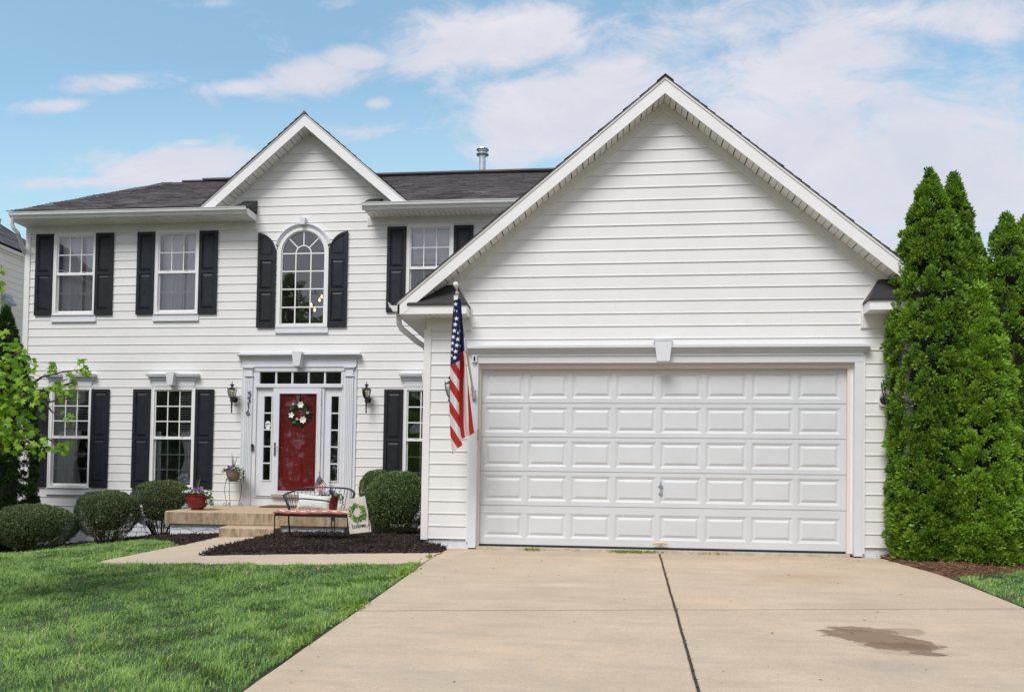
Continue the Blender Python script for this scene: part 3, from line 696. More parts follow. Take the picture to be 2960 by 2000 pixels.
# sidelights
for a,b,g0,g1 in((-5.19,-4.83,-5.027,-4.878),(-3.795,-3.43,-3.655,-3.506)):
    mb=MB(); zb,zt=.945,2.60; yf=M-.005
    mb.box(a,g0,yf,M+.04,.60,2.772); mb.box(g1,b,yf,M+.04,.60,2.772); mb.box(g0,g1,yf,M+.04,zt,2.772); mb.box(g0,g1,yf,M+.04,.60,zb)
    for u0,u1,v0,v1 in((g0-.022,g0,zb-.022,zt+.022),(g1,g1+.022,zb-.022,zt+.022),(g0,g1,zb-.022,zb),(g0,g1,zt,zt+.022)): mb.box(u0,u1,yf-.014,yf,v0,v1)
    sl=HB(mb,'sidelight',W['trim'])
    for k in range(1,5): z=zb+(zt-zb)*k/5; mb=MB(); mb.box(g0,g1,yf-.004,yf+.02,z-.013,z+.013); mb.build('muntin',W['trim'],sl)
    mb=MB(); mb.quad((g0,yf+.015,zb),(g1,yf+.015,zb),(g1,yf+.015,zt),(g0,yf+.015,zt)); mb.build('pane',W['glasslow'],sl)
    mb=MB(); mb.box(a+.05,b-.03,M-.035,yf,.608,.635); mb.build('sill',W['galv'],sl)
    if a<-4:
        mb=MB(); z=2.0; P=[(-.052,.075),(-.03,.10),(0,.108),(.03,.10),(.052,.075),(.052,0),(.03,-.04),(0,-.055),(-.03,-.04),(-.052,0)]
        P=[(u*.98,v*1.05) for u,v in P]
        mb.prism(P,lambda u,v,w:((g0+g1)/2+.002+u,w,z+v),yf+.010,yf+.013); st=mb.build('alarm_sticker',mat('sticker',(.75,.75,.75),.6),sl)
        mb=MB(); mb.box(g0+.035,g1-.033,yf+.0075,yf+.0095,2.045,2.058)
        for zz,w in((2.03,.02),(2.005,.028)): mb.box(g0+.03,g0+.05+w,yf+.0075,yf+.0095,zz-.002,zz+.002)
        mb.build('sticker_print',W['iron'],st)
mb=MB(); mb.box(-5.235,-3.36,M-.035,M+.05,.40,.598); mb.box(-5.19,-3.43,M-.055,M+.05,.596,.606); HB(mb,'kick_board',W['trim'])
mb=MB(); mb.box(-4.82,-3.84,M-.10,M,.607,.662); HB(mb,'threshold',W['wood_threshold'])
mb=MB(); mb.box(-4.83,-4.812,M-.05,M+.05,.66,2.772); mb.box(-3.846,-3.795,M-.04,M+.05,.66,2.772); mb.box(-4.812,-3.846,M-.045,M+.05,2.752,2.772); HB(mb,'door_frame',W['trim'])
# storm door
mb=MB(); y0,y1=M-.075,M-.04
mb.box(-4.81,-4.69,y0,y1,.664,2.75); mb.box(-3.93,-3.846,y0,y1,.664,2.75); mb.box(-4.69,-3.93,y0,y1,2.645,2.75); mb.box(-4.69,-3.93,y0,y1,.664,.735)
for u0,u1,v0,v1 in((-4.712,-4.69,.715,2.665),(-3.93,-3.908,.715,2.665),(-4.69,-3.93,2.645,2.665),(-4.69,-3.93,.715,.735)): mb.box(u0,u1,y0-.008,y0,v0,v1)
sd=HB(mb,'storm_door',W['trim'])
mb=MB(); mb.quad((-4.69,y0+.015,.735),(-3.93,y0+.015,.735),(-3.93,y0+.015,2.645),(-4.69,y0+.015,2.645)); mb.build('pane',W['clear'],sd)
mb=MB(); hx,hz=-4.762,1.56
mb.box(hx-.017,hx+.017,y0-.012,y0,hz-.14,hz+.12); mb.tube([(hx,y0-.01,hz+.02),(hx,y0-.055,hz+.02),(hx+.05,y0-.06,hz+.025),(hx+.11,y0-.055,hz+.01)],.008,6); mb.tube([(hx,y0-.008,hz-.08),(hx,y0-.02,hz-.08)],.011,8); mb.build('door_handle',W['metal'],sd)
for z in(2.5,2.42,1.9,1.5,1.1): mb=MB(); mb.box(-3.852,-3.838,y0-.006,y0,z-.012,z+.012); mb.build('hinge_screw',W['galv'],sd)
# red front door
mb=MB(); y=M+.0
mb.box(-4.80,-3.86,y+.02,y+.04,.665,2.752)
X=[-4.80,-4.685,-4.42,-4.235,-3.97,-3.86] 
X=[-4.80,-4.665,-4.40,-4.26,-3.995,-3.86]
Z=[.665,.90,1.40,1.60,2.24,2.36,2.62,2.752]
for a,b in((0,1),(2,3),(4,5)): mb.box(X[a],X[b],y-.0,y+.02,Z[0],Z[-1])
for a,b in((1,2),(3,4)):
    for c,d in((0,1),(2,3),(4,5),(6,7)): mb.box(X[a],X[b],y,y+.02,Z[c],Z[d])
    for c,d in((1,2),(3,4),(5,6)): raised(mb,X[a],X[b],Z[c],Z[d],y,.014,.04,.016)
rd=HB(mb,'front_door',W['red'])
mb=MB(); mb.lathe([(.032,0),(.032,.01),(.012,.015),(.012,.03),(.028,.04),(.03,.055),(.018,.068)],(0,0,0),14)
mb.v=[(-4.665-.06+a,y-c,1.60+b) for a,b,c in mb.v]; mb.box(-4.75,-4.70,y-.012,y,1.52,1.75)
mb.tube([(-4.725,y-.0,1.78),(-4.725,y-.02,1.78)],.028,10); mb.build('door_knob',W['bronze'],rd,smooth=False)
# doorbell and house numbers
mb=MB(); x,z=-5.235,1.585; mb.box(x-.024,x+.024,M-.075,M-.045,z-.06,z+.06); db=tag(mb.build('doorbell_camera',W['iron']),'small black video doorbell on the left door pilaster','doorbell')
mb=MB(); mb.v=[];
mb.lathe([(.013,0),(.013,.004)],(0,0,0),14); mb.v=[(x+a,M-.076-c,z-.025+b) for a,b,c in mb.v]; mb.build('button',W['galv'],db)
mb=MB(); mb.box(x-.014,x+.014,M-.078,M-.0755,z+.02,z+.045); mb.build('lens',W['glasslow'],db)
def ribbon(mb,pts,ws,y,T,th=.006):
    """tapered stroke drawn as a thin solid ribbon"""
    P=[Vector((a,b,0)) for a,b in pts]; n=len(P); Lp=[];Rp=[]
    for i,p in enumerate(P):
        d=(P[min(i+1,n-1)]-P[max(i-1,0)]); d.normalize() if d.length else None; nn=Vector((-d.y,d.x,0))*ws[i]/2; Lp.append(p+nn); Rp.append(p-nn)
    for i in range(n-1):
        A=[Lp[i],Lp[i+1],Rp[i+1],Rp[i]]
        V=[T(q.x,q.y,y) for q in A]+[T(q.x,q.y,y-th) for q in A]
        mb.add(V,[(0,1,2,3),(7,6,5,4),(0,4,5,1),(1,5,6,2),(2,6,7,3),(3,7,4,0)])
def smooth_pts(pts,k=6):
    out=[]
    n=len(pts)
    for i in range(n-1):
        p0=pts[max(i-1,0)];p1=pts[i];p2=pts[i+1];p3=pts[min(i+2,n-1)]
        for j in range(k):
            t=j/k
            out.append(tuple(.5*((2*p1[a])+(-p0[a]+p2[a])*t+(2*p0[a]-5*p1[a]+4*p2[a]-p3[a])*t*t+(-p0[a]+3*p1[a]-3*p2[a]+p3[a])*t**3) for a in(0,1)))
    out.append(tuple(pts[-1])); return out
def stroke(mb,pts,wmin,wmax,y,T,th=.006,prof=None,k=6):
    q=smooth_pts(pts,k); n=len(q); ws=[wmin+(wmax-wmin)*math.sin(PI*i/(n-1))**.6 if prof is None else wmin+(wmax-wmin)*prof(i/(n-1)) for i in range(n)]
    ribbon(mb,q,ws,y,T,th)
hn=thing('house_number','black metal house number 5316 running down the left door pilaster','house number',(-5.33,M-.06,2.15))
DG={'5':[[(.035,.085),(-.02,.075)],[(-.02,.078),(-.026,.02),(.012,.018),(.032,-.02),(.022,-.065),(-.03,-.08)]],
    '3':[[(-.028,.06),(.0,.085),(.028,.06),(.012,.022),(-.008,.012)],[(-.008,.012),(.028,-.005),(.034,-.045),(.005,-.078),(-.035,-.075)]],
    '1':[[(-.012,.05),(.012,.085)],[(.012,.085),(.008,-.02),(.01,-.08)]],
    '6':[[(.012,.085),(-.022,.03),(-.03,-.03),(-.01,-.078),(.022,-.07),(.032,-.03),(.012,.0),(-.02,-.012)]]}
def z7(x,y): return 660+x*.17212,1000+y*.17212
for dgt,(px,py) in zip('5316',(z7(355,808),z7(340,910),z7(335,1015),z7(330,1118))):
    x,z=atY(px,py,M-.06); mb=MB(); T=lambda u,v,w:(x+u*.95,w,z+v*.60)
    for i,s in enumerate(DG[dgt]): stroke(mb,s,.008,.019,M-.056,T,.012 if i==0 else .0125)
    mb.build('digit',W['iron'],hn)
# ------------------------------------------------------------------ GARAGE
G0,G1=-.785,5.665; GCX=2.44; GS=.833
TG=lambda a,o,z:(a,-o,z)
gop=[(-.13,5.03,-.1,2.66)]
def outg(z):
    if z<3.0: return (G0+.08,G1-.08)
    w=(5.93-z)/GS; w=min(w,(3.225-.08)); return (GCX-w,GCX+w) if w>0 else (0,0)
def outg2(z):
    l,r=outg(z)
    if 2.96<z<3.13: l=max(l,-.17); r=min(r,GCX*2+.17)
    if 3.13<=z<3.6: 
        l=max(l,-.20); r=min(r,GCX*2+.20)
    return l,r
mb=MB(); siding(mb,TG,.081,.1713,5.95,outg,gop); mb.cur=1; jitter_joints(mb,TG,.081,.1713,33,outg,gop); HB(mb,'siding',[W['vinyl'],W['seam']])
mb=MB(); siding(mb,lambda a,o,z:(G0-o,a,z),.081,.1713,3.1,lambda z:(.06,M),[]); siding(mb,lambda a,o,z:(G1+o,a,z),.081,.1713,3.1,lambda z:(.06,9.),[]); HB(mb,'siding',W['vinyl'])
mb=MB(); mb.box(G0+.02,G1-.02,.20,.24,2.66,5.0-1.9); mb.box(G0+.02,-.14,.03,.2,-.02,3.1); mb.box(5.05,G1-.02,.03,.2,-.02,3.1); mb.box(G0+.02,G0+.05,.2,M,0,3.1); mb.box(G1-.05,G1-.02,.2,9,0,3.1); mb.box(G0,G1,8.95,9,0,3.1); mb.box(G0+.03,G1-.03,.24,M,3.1,3.12); HB(mb,'garage_wall_core',W['vinyl'])
mb=MB()
for a,b in((G0-.012,G0+.085),(G1-.085,G1+.012)): mb=MB(); mb.box(a,b,-.026,.09,.065,2.965); HB(mb,'corner_post',W['vinyl'])
mb=MB(); mb.box(-.69,-.135,.012,.2,-.3,.083); HB(mb,'foundation',W['brickw']); mb=MB(); mb.box(5.05,G1-.03,.012,.2,-.3,.083); mb.box(G1-.2,G1-.04,.2,9,-.4,.08); HB(mb,'foundation',W['brickw']); mb=MB(); mb.box(G0+.03,G0+.2,.2,M,-.3,.08)
HB(mb,'foundation',W['brickw'])
mb=MB(); mb.box(-.02,4.89,-.035,.5,-.3,-.014); HB(mb,'door_sill',mat('sill_concrete',(.48,.42,.34),.9,nscale=14,namt=.2))
# trim around the opening
mb=MB()
for a,b in((-.14,-.03),(4.94,5.045)): mb.box(a,b,-.035,.085,-.035,2.492)
mb.box(-.14,5.045,-.037,.085,2.494,2.60); crown(mb,-.14,5.045,2.60,0,.10,.08,.045); mb.box(-.22,5.13,-.13,0,2.70,2.716); mb.box(-.2,5.1,-.03,0,2.716,2.742); mb.box(-.14,5.045,-.052,0,2.588,2.606)
gt=HB(mb,'garage_trim',W['trim'])
mb=MB(); mb.box(5.046,5.072,-.03,0,-.0,2.60); mb.box(-.168,-.141,-.03,0,.045,2.60); mb.build('channel',W['vinyl'],gt)
mb=MB(); mb.prism([(-.115,2.775),(.115,2.775),(.083,2.497),(-.083,2.497)],lambda u,v,w:(2.465+u,w,v),-.145,-.037); mb.box(2.465-.125,2.465+.125,-.15,-.0,2.768,2.783); mb.build('keystone',W['trim'],gt)
mb=MB(); mb.box(4.903,4.939,.045,.10,-.01,2.43); HB(mb,'stop_moulding',W['vinyl']); mb=MB(); mb.box(-.03,-.0,.05,.10,-.01,2.47); mb.box(4.870,4.902,.05,.10,-.01,2.43); mb.box(-.03,4.94,.03,.10,2.43,2.494); mb.box(-.03,-.022,-.0,.1,-.02,2.49); mb.build('stop_moulding',W['stop'],gt)
# sectional door: five sections, eight raised panels each
gd=None
yd=.105
Z=[.014,.552,1.023,1.494,1.963,2.434]
gdoor=MB()
def gpanel(mb,x0,x1,z0,z1,y):
    r=[(0,0),(.003,.0025),(.034,.0135),(.037,.0135),(.066,.002),(.069,.0)]
    V=[]
    for i,d in r: V+=[(x0+i,y+d,z0+i),(x1-i,y+d,z0+i),(x1-i,y+d,z1-i),(x0+i,y+d,z1-i)]
    Fs=[(k*4+j,k*4+(j+1)%4,(k+1)*4+(j+1)%4,(k+1)*4+j) for k in range(5) for j in range(4)]+[(20,21,22,23)]
    mb.add(V,Fs)
first=None
PX0,PP,PW=.05,.6005,.545
for k in range(5):
    a,b=Z[k]+.004,Z[k+1]-.004; mb=MB()
    pz0,pz1=(a+.095,b-.10) if k==0 else (a+.06,b-.055)
    mb.box(-.01,4.89,yd+.02,yd+.045,a-.004,b+.006)
    mb.quad((0,yd,a),(4.88,yd,a),(4.88,yd,pz0),(0,yd,pz0)); mb.quad((0,yd,pz1),(4.88,yd,pz1),(4.88,yd,b),(0,yd,b))
    mb.quad((0,yd,a),(4.88,yd,a),(4.88,yd+.02,a-.004),(0,yd+.02,a-.004)); mb.quad((0,yd,b),(4.88,yd,b),(4.88,yd+.02,b+.004),(0,yd+.02,b+.004))
    xs=[0]
    for i in range(8): xs+= [PX0+PP*i,PX0+PP*i+PW]
    xs.append(4.88)
    for i in range(0,len(xs),2): mb.quad((xs[i],yd,pz0),(xs[i+1],yd,pz0),(xs[i+1],yd,pz1),(xs[i],yd,pz1))
    for i in range(8): gpanel(mb,xs[1+2*i],xs[2+2*i],pz0,pz1,yd)
    if first is None:
        gd=HB(mb,'garage_door',W['gdoor']); first=gd
    else: mb.build('door_section',W['gdoor'],gd)
mb=MB(); mb.box(0,4.88,yd-.004,yd+.04,-.012,.016); mb.build('bottom_seal',W['iron'],gd)
def ondoor(px,py): return atY(px,py,yd)
x,z=ondoor(1909.5,1404); mb=MB(); mb.box(x-.010,x+.010,yd-.018,yd,z-.018,z+.018); mb.prism([(-.008,.052),(.008,.052),(.010,-.048),(-.010,-.048)],lambda u,v,w:(x+u,w,z+v),yd-.035,yd-.018); mb.prism([(-.032,0),(0,.024),(.032,0),(0,-.024)],lambda u,v,w:(x+u,w,z+v),yd-.02,yd-.001); mb.build('door_handle',W['galv'],gd)
x,z=ondoor(1909,1426); mb=MB(); mb.lathe([(.028,0),(.024,.012),(.012,.014),(.012,.02)],(0,0,0),16); mb.v=[(x+a,yd-c,z+b) for a,b,c in mb.v]; mb.build('lock',W['galv'],gd)
x,z=ondoor(1908,1571); mb=MB(); mb.tube([(x-.1,yd-.05,z),(x-.04,yd-.055,z+.012),(x+.04,yd-.055,z+.012),(x+.1,yd-.05,z)],[.014,.02,.02,.014],8); mb.tube([(x,yd,z+.03),(x,yd-.05,z+.01)],.015,8); mb.build('lift_handle',mat('cream_plastic',(.62,.50,.30),.5),gd)
# gable trim of garage
ZP=6.245
rake('garage',GCX,ZP-.012,GS,3.545,-.30,.215,0,ZP-.03-.19,3.20,zmin=3.121)
mb=MB()
for s in(-1,1):
    a=0;zf=6.06
    lim=2.96
    mb.prism([(0,zf),(0,zf-.135),(s*lim,zf-.135-GS*lim),(s*lim,zf-GS*lim)],lambda u,v,w:(GCX+u,w,v),-.026,-.001)
    mb.prism([(0,zf-.136),(0,zf-.158),(s*lim,zf-.158-GS*lim),(s*lim,zf-.136-GS*lim)],lambda u,v,w:(GCX+u,w,v),-.033,-.001)
HB(mb,'frieze_board',W['soffit'])
mb=MB()
for s in(-1,1):
    x0=GCX+s*3.60; z0=ZP-GS*3.60; sl=math.hypot(3.60,GS*3.60)
    shingle_plane(mb,(x0,-.328,z0),(0,1,0),(-s*3.60,0,GS*3.60),4.9 if s<0 else 9.3,sl,seed=9+s,th=.005,wav=.003)
    mb.prism([(0,ZP-.003),(s*3.6,ZP-.003-GS*3.6),(s*3.6,ZP-.010-GS*3.6),(0,ZP-.010)],lambda u,v,w:(GCX+u,w,v),-.322,M if s<0 else 9)
    # ridge caps and edge tabs
for k in range(22): mb.prism([(-.11,-.083),(0,.008),(.11,-.083),(.11,-.093),(0,-.002),(-.11,-.093)],lambda u,v,w:(GCX+u,w,ZP+v+.012+.004*(k%2)),-.338+k*.24,-.338+k*.24+.25)
HB(mb,'roof',SH)
# returns
for s in(-1,1):
    X=lambda q:GCX+s*q       # q distance from centre
    qi,qo=2.605,3.54
    a,b=sorted((X(qi),X(qo)))
    mb=MB(); mb.box(a,b,-.296,-.28,3.1205,3.245); mb.box(min(X(qi),X(3.42)),max(X(qi),X(3.42)),-.302,-.296,3.222,3.245)
    i0,i1=sorted((X(qi),X(qi+.02))); mb.box(i0,i1,-.28,0,3.12,3.245); i0,i1=sorted((X(qi)-.004,X(qi)+.004)); mb.box(i0,i1,-.28,0,3.222,3.245)
    HB(mb,'fascia',W['fascia'])
    mb=MB(); k=0; sa,sb=sorted((X(qi+.02),X(3.222))); x=sa+.003; b=sb
    while x<b-.03: mb.box(x+.004,min(x+.1,b)-.005,-.28,-.001,3.12,3.132); mb.box(x,min(x+.1,b),-.28,-.001,3.134,3.138); x+=.1
    HB(mb,'soffit',W['soffit'])
    mb=MB(); p=sorted((X(qi),X(3.21))); mb.box(p[0],p[1],-.028,0,2.966,3.119); p=sorted((X(qi-.03),X(qi-.001))); mb.box(p[0],p[1],-.034,0,2.94,3.26); p=sorted((X(qi+.001),X(3.21-.08))); mb.box(p[0],p[1],-.033,0,2.942,2.965)
    c=[(X(qi-.03),-.02,3.26),(X(qi),-.02,3.26),(X(2.80),-.02,3.60),(X(2.78),-.02,3.62)]
    mb.add(c+[(q[0],.0,q[2]) for q in c],[(0,1,2,3),(4,5,6,7),(0,4,5,1),(1,5,6,2),(2,6,7,3),(3,7,4,0)])
    HB(mb,'return_frieze',W['soffit'])
    mb=MB()
    Lo=[(X(qi-.012),-.315,3.262),(X(3.42),-.315,3.262)]; 
    up=[(X(2.80),-.022,3.585),(X(2.99),-.022,3.585)]
    V=[Lo[0],Lo[1],up[1],up[0],(X(qi-.012),-.022,3.262)]
    mb.add(V,[(0,1,2,3),(0,3,4)])
    p=sorted((X(qi-.012),X(3.42))); mb.box(p[0],p[1],-.315,-.02,3.236,3.262)
    HB(mb,'return_cap',W['black'])
# side eave of the garage, gutter with open end, downspout
for s in(-1,1):
    mb=MB(); xw=G0 if s<0 else G1; xo=GCX+s*3.545
    a,b=sorted((xw,xo)); y=-.28; y1=M if s<0 else 9
    mb.box(a,b,-.278,y1,3.1215,3.132); xo2=xo+s*.002; p=sorted((xo-s*.02,xo)); mb.box(p[0],p[1],-.30,y1,3.12,3.26); HB(mb,'fascia',W['fascia'])
    P=[(0,0),(0,-.11),(.06,-.11),(.075,-.085),(.085,-.06),(.115,-.045),(.12,-.005),(.128,0),(.128,.012),(.116,.012),(.112,-.03),(.01,-.03)]
    mb=MB(); mb.prism(P,lambda u,v,w:(xo+s*(u+.003),w,3.262+v),-.33,y1-.15 if s<0 else y1); HB(mb,'gutter',W['gutter'])
mb=MB()
x=G0-.335
mb.tube([(x-.02,-.10,3.17),(x-.02,-.10,3.04),(x+.01,-.06,2.97),(x+.06,-.02,2.93),(G0-.14,.16,2.82),(G0-.065,.24,2.78),(G0-.035,.28,2.70),(G0-.035,.28,1.5),(G0-.035,.28,.1)],.05,8,sx=.75,sy=.95); HB(mb,'downspout',W['gutter'])
mb=MB(); x=-10.16
z8=None
y=M-.42
mb.tube([(x,y-.04,6.11),(x,y-.04,6.0),(x+.02,y-.02,5.93),(x+.06,y+.05,5.86),(-10.27,M-.02,5.6),(-10.28,M+.05,5.53),(-10.285,M+.1,5.4),(-10.285,M+.1,-.2)],.05,8,sx=.75,sy=.95)
mb.v=[(a-.05 if b<M-.2 else a,b,c) for a,b,c in mb.v]; HB(mb,'downspout',W['gutter'])
# corrugated drain at the corner
mb=MB(); pr=[]
for k in range(9): pr+=[(.048,-.12+k*.027),(.058,-.12+k*.027+.008),(.058,-.12+k*.027+.018),(.048,-.12+k*.027+.026)]
mb.lathe(pr,(G0-.06,.13,-.0),18); tag(mb.build('drain_pipe',W['corr']),'black corrugated drain pipe under the downspout at the garage corner','pipe')
# small camera on header, keypad on jamb
x,z=atY(1372.5,1038,-.04); mb=MB(); mb.box(x-.032,x+.032,-.075,-.038,z-.045,z+.05); sc_=tag(mb.build('security_camera',W['trim']),'small white security camera at the left end of the garage door header','camera')
mb=MB(); mb.box(x-.012,x+.014,-.079,-.0755,z-.03,z+.035); mb.build('lens',W['iron'],sc_)
x,z=atY(1383,1257,-.035); mb=MB(); mb.box(x-.014,x+.016,-.065,-.036,z-.075,z+.07); tag(mb.build('door_keypad',mat('beige_plastic',(.36,.33,.28),.5)),'beige opener keypad on the left jamb of the garage door','keypad')
# ------------------------------------------------------------------ ground surfaces
def pip(poly,X,Y):
    X=np.asarray(X);Y=np.asarray(Y);ins=np.zeros(X.shape,bool);n=len(poly)
    for i in range(n):
        x0,y0=poly[i];x1,y1=poly[(i+1)%n]
        if y0==y1: continue
        c=((y0>Y)!=(y1>Y))&(X<(x1-x0)*(Y-y0)/(y1-y0)+x0); ins^=c
    return ins
def zp(x,y): return 450+x*.17212,1380+y*.17212
walk_px=[(1283,1596),(1274,1599.5),(1100,1601),(900,1603),(700,1606),(600,1608),(585,1606),(600,1599),(622,1592.5),(655,1583),(700,1573),(740,1563),(775,1556.5),(800,1553),(792,1552.5),(632,1552.5),(600,1559),(577,1565),(527,1577),(450,1592),(380,1606),(300,1622),(268,1632),(400,1633),(700,1633),(1000,1632),(1200,1631)]
walk=[ghit(*p) for p in walk_px]
i0=[i for i,p in enumerate(walk_px) if p==(800,1553)][0]
walk[i0]=(-3.83,2.24); walk[i0+1]=(-3.83,2.26); walk[i0+2]=(-4.80,2.26)
walk[0]=(-.455,-.42); walk[-1]=(-.455,-1.40)
drive_left=[(-.45,.02),(-.45,-16)]
drive=[(-.62,.03),(-.40,-.12),(-.45,-.6),(-.45,-20),(5.6,-20),(5.6,-3),(5.55,-1.3),(5.30,-.1),(5.25,.03)]
def dz(x,y): return gz(x,y)*0+(-.05+.08*np.minimum(np.asarray(y,float),0))+.0
def gzs(x,y): # ground with the driveway strip level across
    x=np.asarray(x,float); return gz(x,y)
# terrain sheet
def terrain():
    xs=np.unique(np.concatenate([np.linspace(-300,-14,22),np.arange(-14,10,.2),np.linspace(10,300,24)]))
    ys=np.unique(np.concatenate([np.linspace(-300,-12,22),np.arange(-12,6,.2),np.linspace(6,400,30)]))
    Xg,Yg=np.meshgrid(xs,ys); Zg=gz(Xg,Yg)
    under=pip(drive,Xg,Yg)|pip(walk,Xg,Yg)
    Zg=Zg+.012*fbm(Xg,Yg,0,1.1,3)*(~under)*(Yg<4)*(Yg>-12)
    inset=under; Zg=Zg-.05*inset
    house_in=(Xg>-10.1)&(Xg<3.4)&(Yg>M+.1)&(Yg<15.4)|((Xg>G0+.1)&(Xg<G1-.1)&(Yg>.3)&(Yg<9)); Zg=Zg-.5*house_in
    n,m_=Xg.shape; idx=np.arange(n*m_).reshape(n,m_)
    Fq=np.stack([idx[:-1,:-1],idx[:-1,1:],idx[1:,1:],idx[1:,:-1]],-1).reshape(-1,4)
    V=np.stack([Xg,Yg,Zg],-1).reshape(-1,3)
    o=npmesh('lawn',V,Fq,mat('lawn_soil',(.04,.075,.02),.95,nscale=3,c2=(.055,.05,.025),bump=1,bscale=40),smooth=True); tag(o,kind='structure')
terrain()
# concrete slabs: the oil stain stands where the photo shows it
def gdrive(px,py):
    r=ray(px,py); t=(-.05-CAM[2]+.08*CAM[1])/(r[2]-.08*r[1]); p=CAM+t*r; return float(p[0]),float(p[1])
STN=[]
for px,py,a,b,an,col,hard,amt,wobb,ns in((2545,1845,.24,.42,.95,(.19,.12,.065),.10,.85,.95,6.5),(2495,1820,.26,.10,-.12,(.20,.13,.07),.12,.78,.8,9),(2605,1868,.26,.13,-.05,(.17,.105,.06),.10,.85,.8,8),(2680,1889,.13,.06,-.1,(.12,.08,.05),.1,.85,.3,9),(2600,1825,.22,.12,.2,(.24,.16,.095),.14,.5,.8,10)):
    x,y=gdrive(px,py); STN.append((x,y,a,b,an,col,hard,amt,wobb,ns))
STAINS=STN+[(2.3,-.25,3.3,.30,0,(.33,.255,.18),.5,.38,.9,3),(4.2,-3.2,.5,.16,.1,(.36,.28,.20),.5,.35,.8,5),(.6,-3.2,.6,.2,.15,(.40,.31,.22),.5,.3,.9,5),(3.7,-5.3,.35,.14,-.2,(.33,.28,.24),.5,.4,.8,6),
        (3.9,-1.75,.5,.3,.2,(.42,.25,.13),.5,.3,.6,4),(1.3,-2.55,.22,.10,.1,(.62,.56,.47),.5,.30,.9,9),(4.0,-4.9,.25,.1,0,(.30,.21,.14),.5,.4,.8,6),(6.0,-5,.09,.03,0,(.12,.07,.04),.2,.8,.2,9)]
CB,CB2=(.60,.475,.345),(.49,.385,.275)
MDR=concrete('driveway_concrete',CB,CB2,1.6,driveway=True); MWK=concrete('walk_concrete',(.58,.47,.35),(.52,.42,.32),2.2); MPO=concrete('porch_concrete',(.52,.40,.27),(.45,.34,.22),2.5,stainy=True)
def slab(mb,poly,zf,lift,th,bev=.012):
    P=[Vector((x,y,0)) for x,y in poly]; n=len(P)
    area=sum(P[i].x*P[(i+1)%n].y-P[(i+1)%n].x*P[i].y for i in range(n))
    if area<0: P=P[::-1]
    ins=[]
    for i in range(n):
        a=(P[i]-P[i-1]); b=(P[(i+1)%n]-P[i]); a.normalize(); b.normalize(); na=Vector((-a.y,a.x,0)); nb=Vector((-b.y,b.x,0)); q=(na+nb); 
        q=q.normalized() if q.length>1e-4 else na; ins.append(P[i]+q*bev/max(.4,q.dot(na)))
    V=[(p.x,p.y,float(zf(p.x,p.y))+lift) for p in ins]+[(p.x,p.y,float(zf(p.x,p.y))+lift-bev*.7) for p in P]+[(p.x,p.y,float(zf(p.x,p.y))+lift-th) for p in P]
    Fs=[tuple(range(n))]+[(n+i,n+(i+1)%n,(i+1)%n,i) for i in range(n)]+[(2*n+i,2*n+(i+1)%n,n+(i+1)%n,n+i) for i in range(n)]
    mb.add(V,Fs)
zdr=lambda x,y:-.05+.08*min(y,0)
mb=MB()
def jy(x): return -4.07+(x+.46)*(.16)      # cross joint
def jx(y): return 2.45+.02*y
g=.011
def dens(poly,step=.25):
    out=[]
    for i in range(len(poly)):
        a,b=poly[i],poly[(i+1)%len(poly)]; L_=math.hypot(b[0]-a[0],b[1]-a[1]); k=max(1,int(L_/step))
        for j in range(k): out.append((a[0]+(b[0]-a[0])*j/k,a[1]+(b[1]-a[1])*j/k))
    return out
def wob(poly,amp=.006,keep=None): return [(x+amp*fbm(x*5,y*5,0,1,2),y+amp*fbm(x*5,y*5,3,1,8)) for x,y in dens(poly)]
c=.026
S1=[(-.62,.03),(-.40,-.12),(-.45,-.6),(-.45,jy(-.45)+c),(jx(-3.6)-g,jy(2.38)+c),(jx(0)-g,.03)]
S2=[(jx(0)+g,.03),(jx(-3.6)+g,jy(2.38)+c),(5.6,jy(5.6)+c),(5.58,-2),(5.55,-1.3),(5.30,-.1),(5.25,.03)]
S3=[(-.45,jy(-.45)-c),(-.45,-9.5),(jx(-9.5)-g,-9.5),(jx(-3.6)-g,jy(2.38)-c)]
S4=[(jx(-3.6)+g,jy(2.38)-c),(jx(-9.5)+g,-9.5),(5.6,-9.5),(5.6,jy(5.6)-c)]
S5=[(-.45,-9.52),(-.45,-20),(5.6,-20),(5.6,-9.52)]
for s in(S1,S2,S3,S4,S5): slab(mb,wob(s,.004),zdr,.0,.12,.009)
tag(mb.build('driveway',MDR),kind='structure')
mb=MB(); V=[(-.44,0,-.062),(5.55,0,-.062),(5.55,-20,-.062-1.6),(-.44,-20,-.062-1.6)]; mb.add(V,[(0,1,2,3)]); tag(mb.build('driveway_joint',mat('joint_filler',(.05,.035,.028),.95,nscale=40,namt=.5)),kind='structure')
mb=MB(); slab(mb,dens(walk,.3),lambda x,y:gz(x,y),.012,.1,.012); tag(mb.build('walkway',MWK),kind='structure')
# weeds / debris in the centre joint
# ------------------------------------------------------------------ porch
porch=thing('porch','low concrete front porch slab with one step on a white painted block base','porch',(-4.3,3.6,.0))
PX=(-5.95,-2.66); PY=(2.56,4.52)
def pz(y): return .44-.05*(M-y)
mb=MB()
def slab3(mb,x0,x1,y0,y1,zt0,zt1,zb,b=.018):
    V=[(x0+b,y0+b,zt0),(x1-b,y0+b,zt0),(x1-b,y1,zt1),(x0+b,y1,zt1),(x0,y0,zt0-b),(x1,y0,zt0-b),(x1,y1,zt1-b),(x0,y1,zt1-b),(x0,y0,zb),(x1,y0,zb),(x1,y1,zb),(x0,y1,zb)]
    mb.add(V,[(0,1,2,3),(0,4,5,1),(1,5,6,2),(3,7,4,0)[::-1],(4,8,9,5),(5,9,10,6),(7,11,8,4),(8,11,10,9)])
slab3(mb,PX[0],PX[1],PY[0],PY[1],pz(PY[0]),pz(PY[1]),.12)
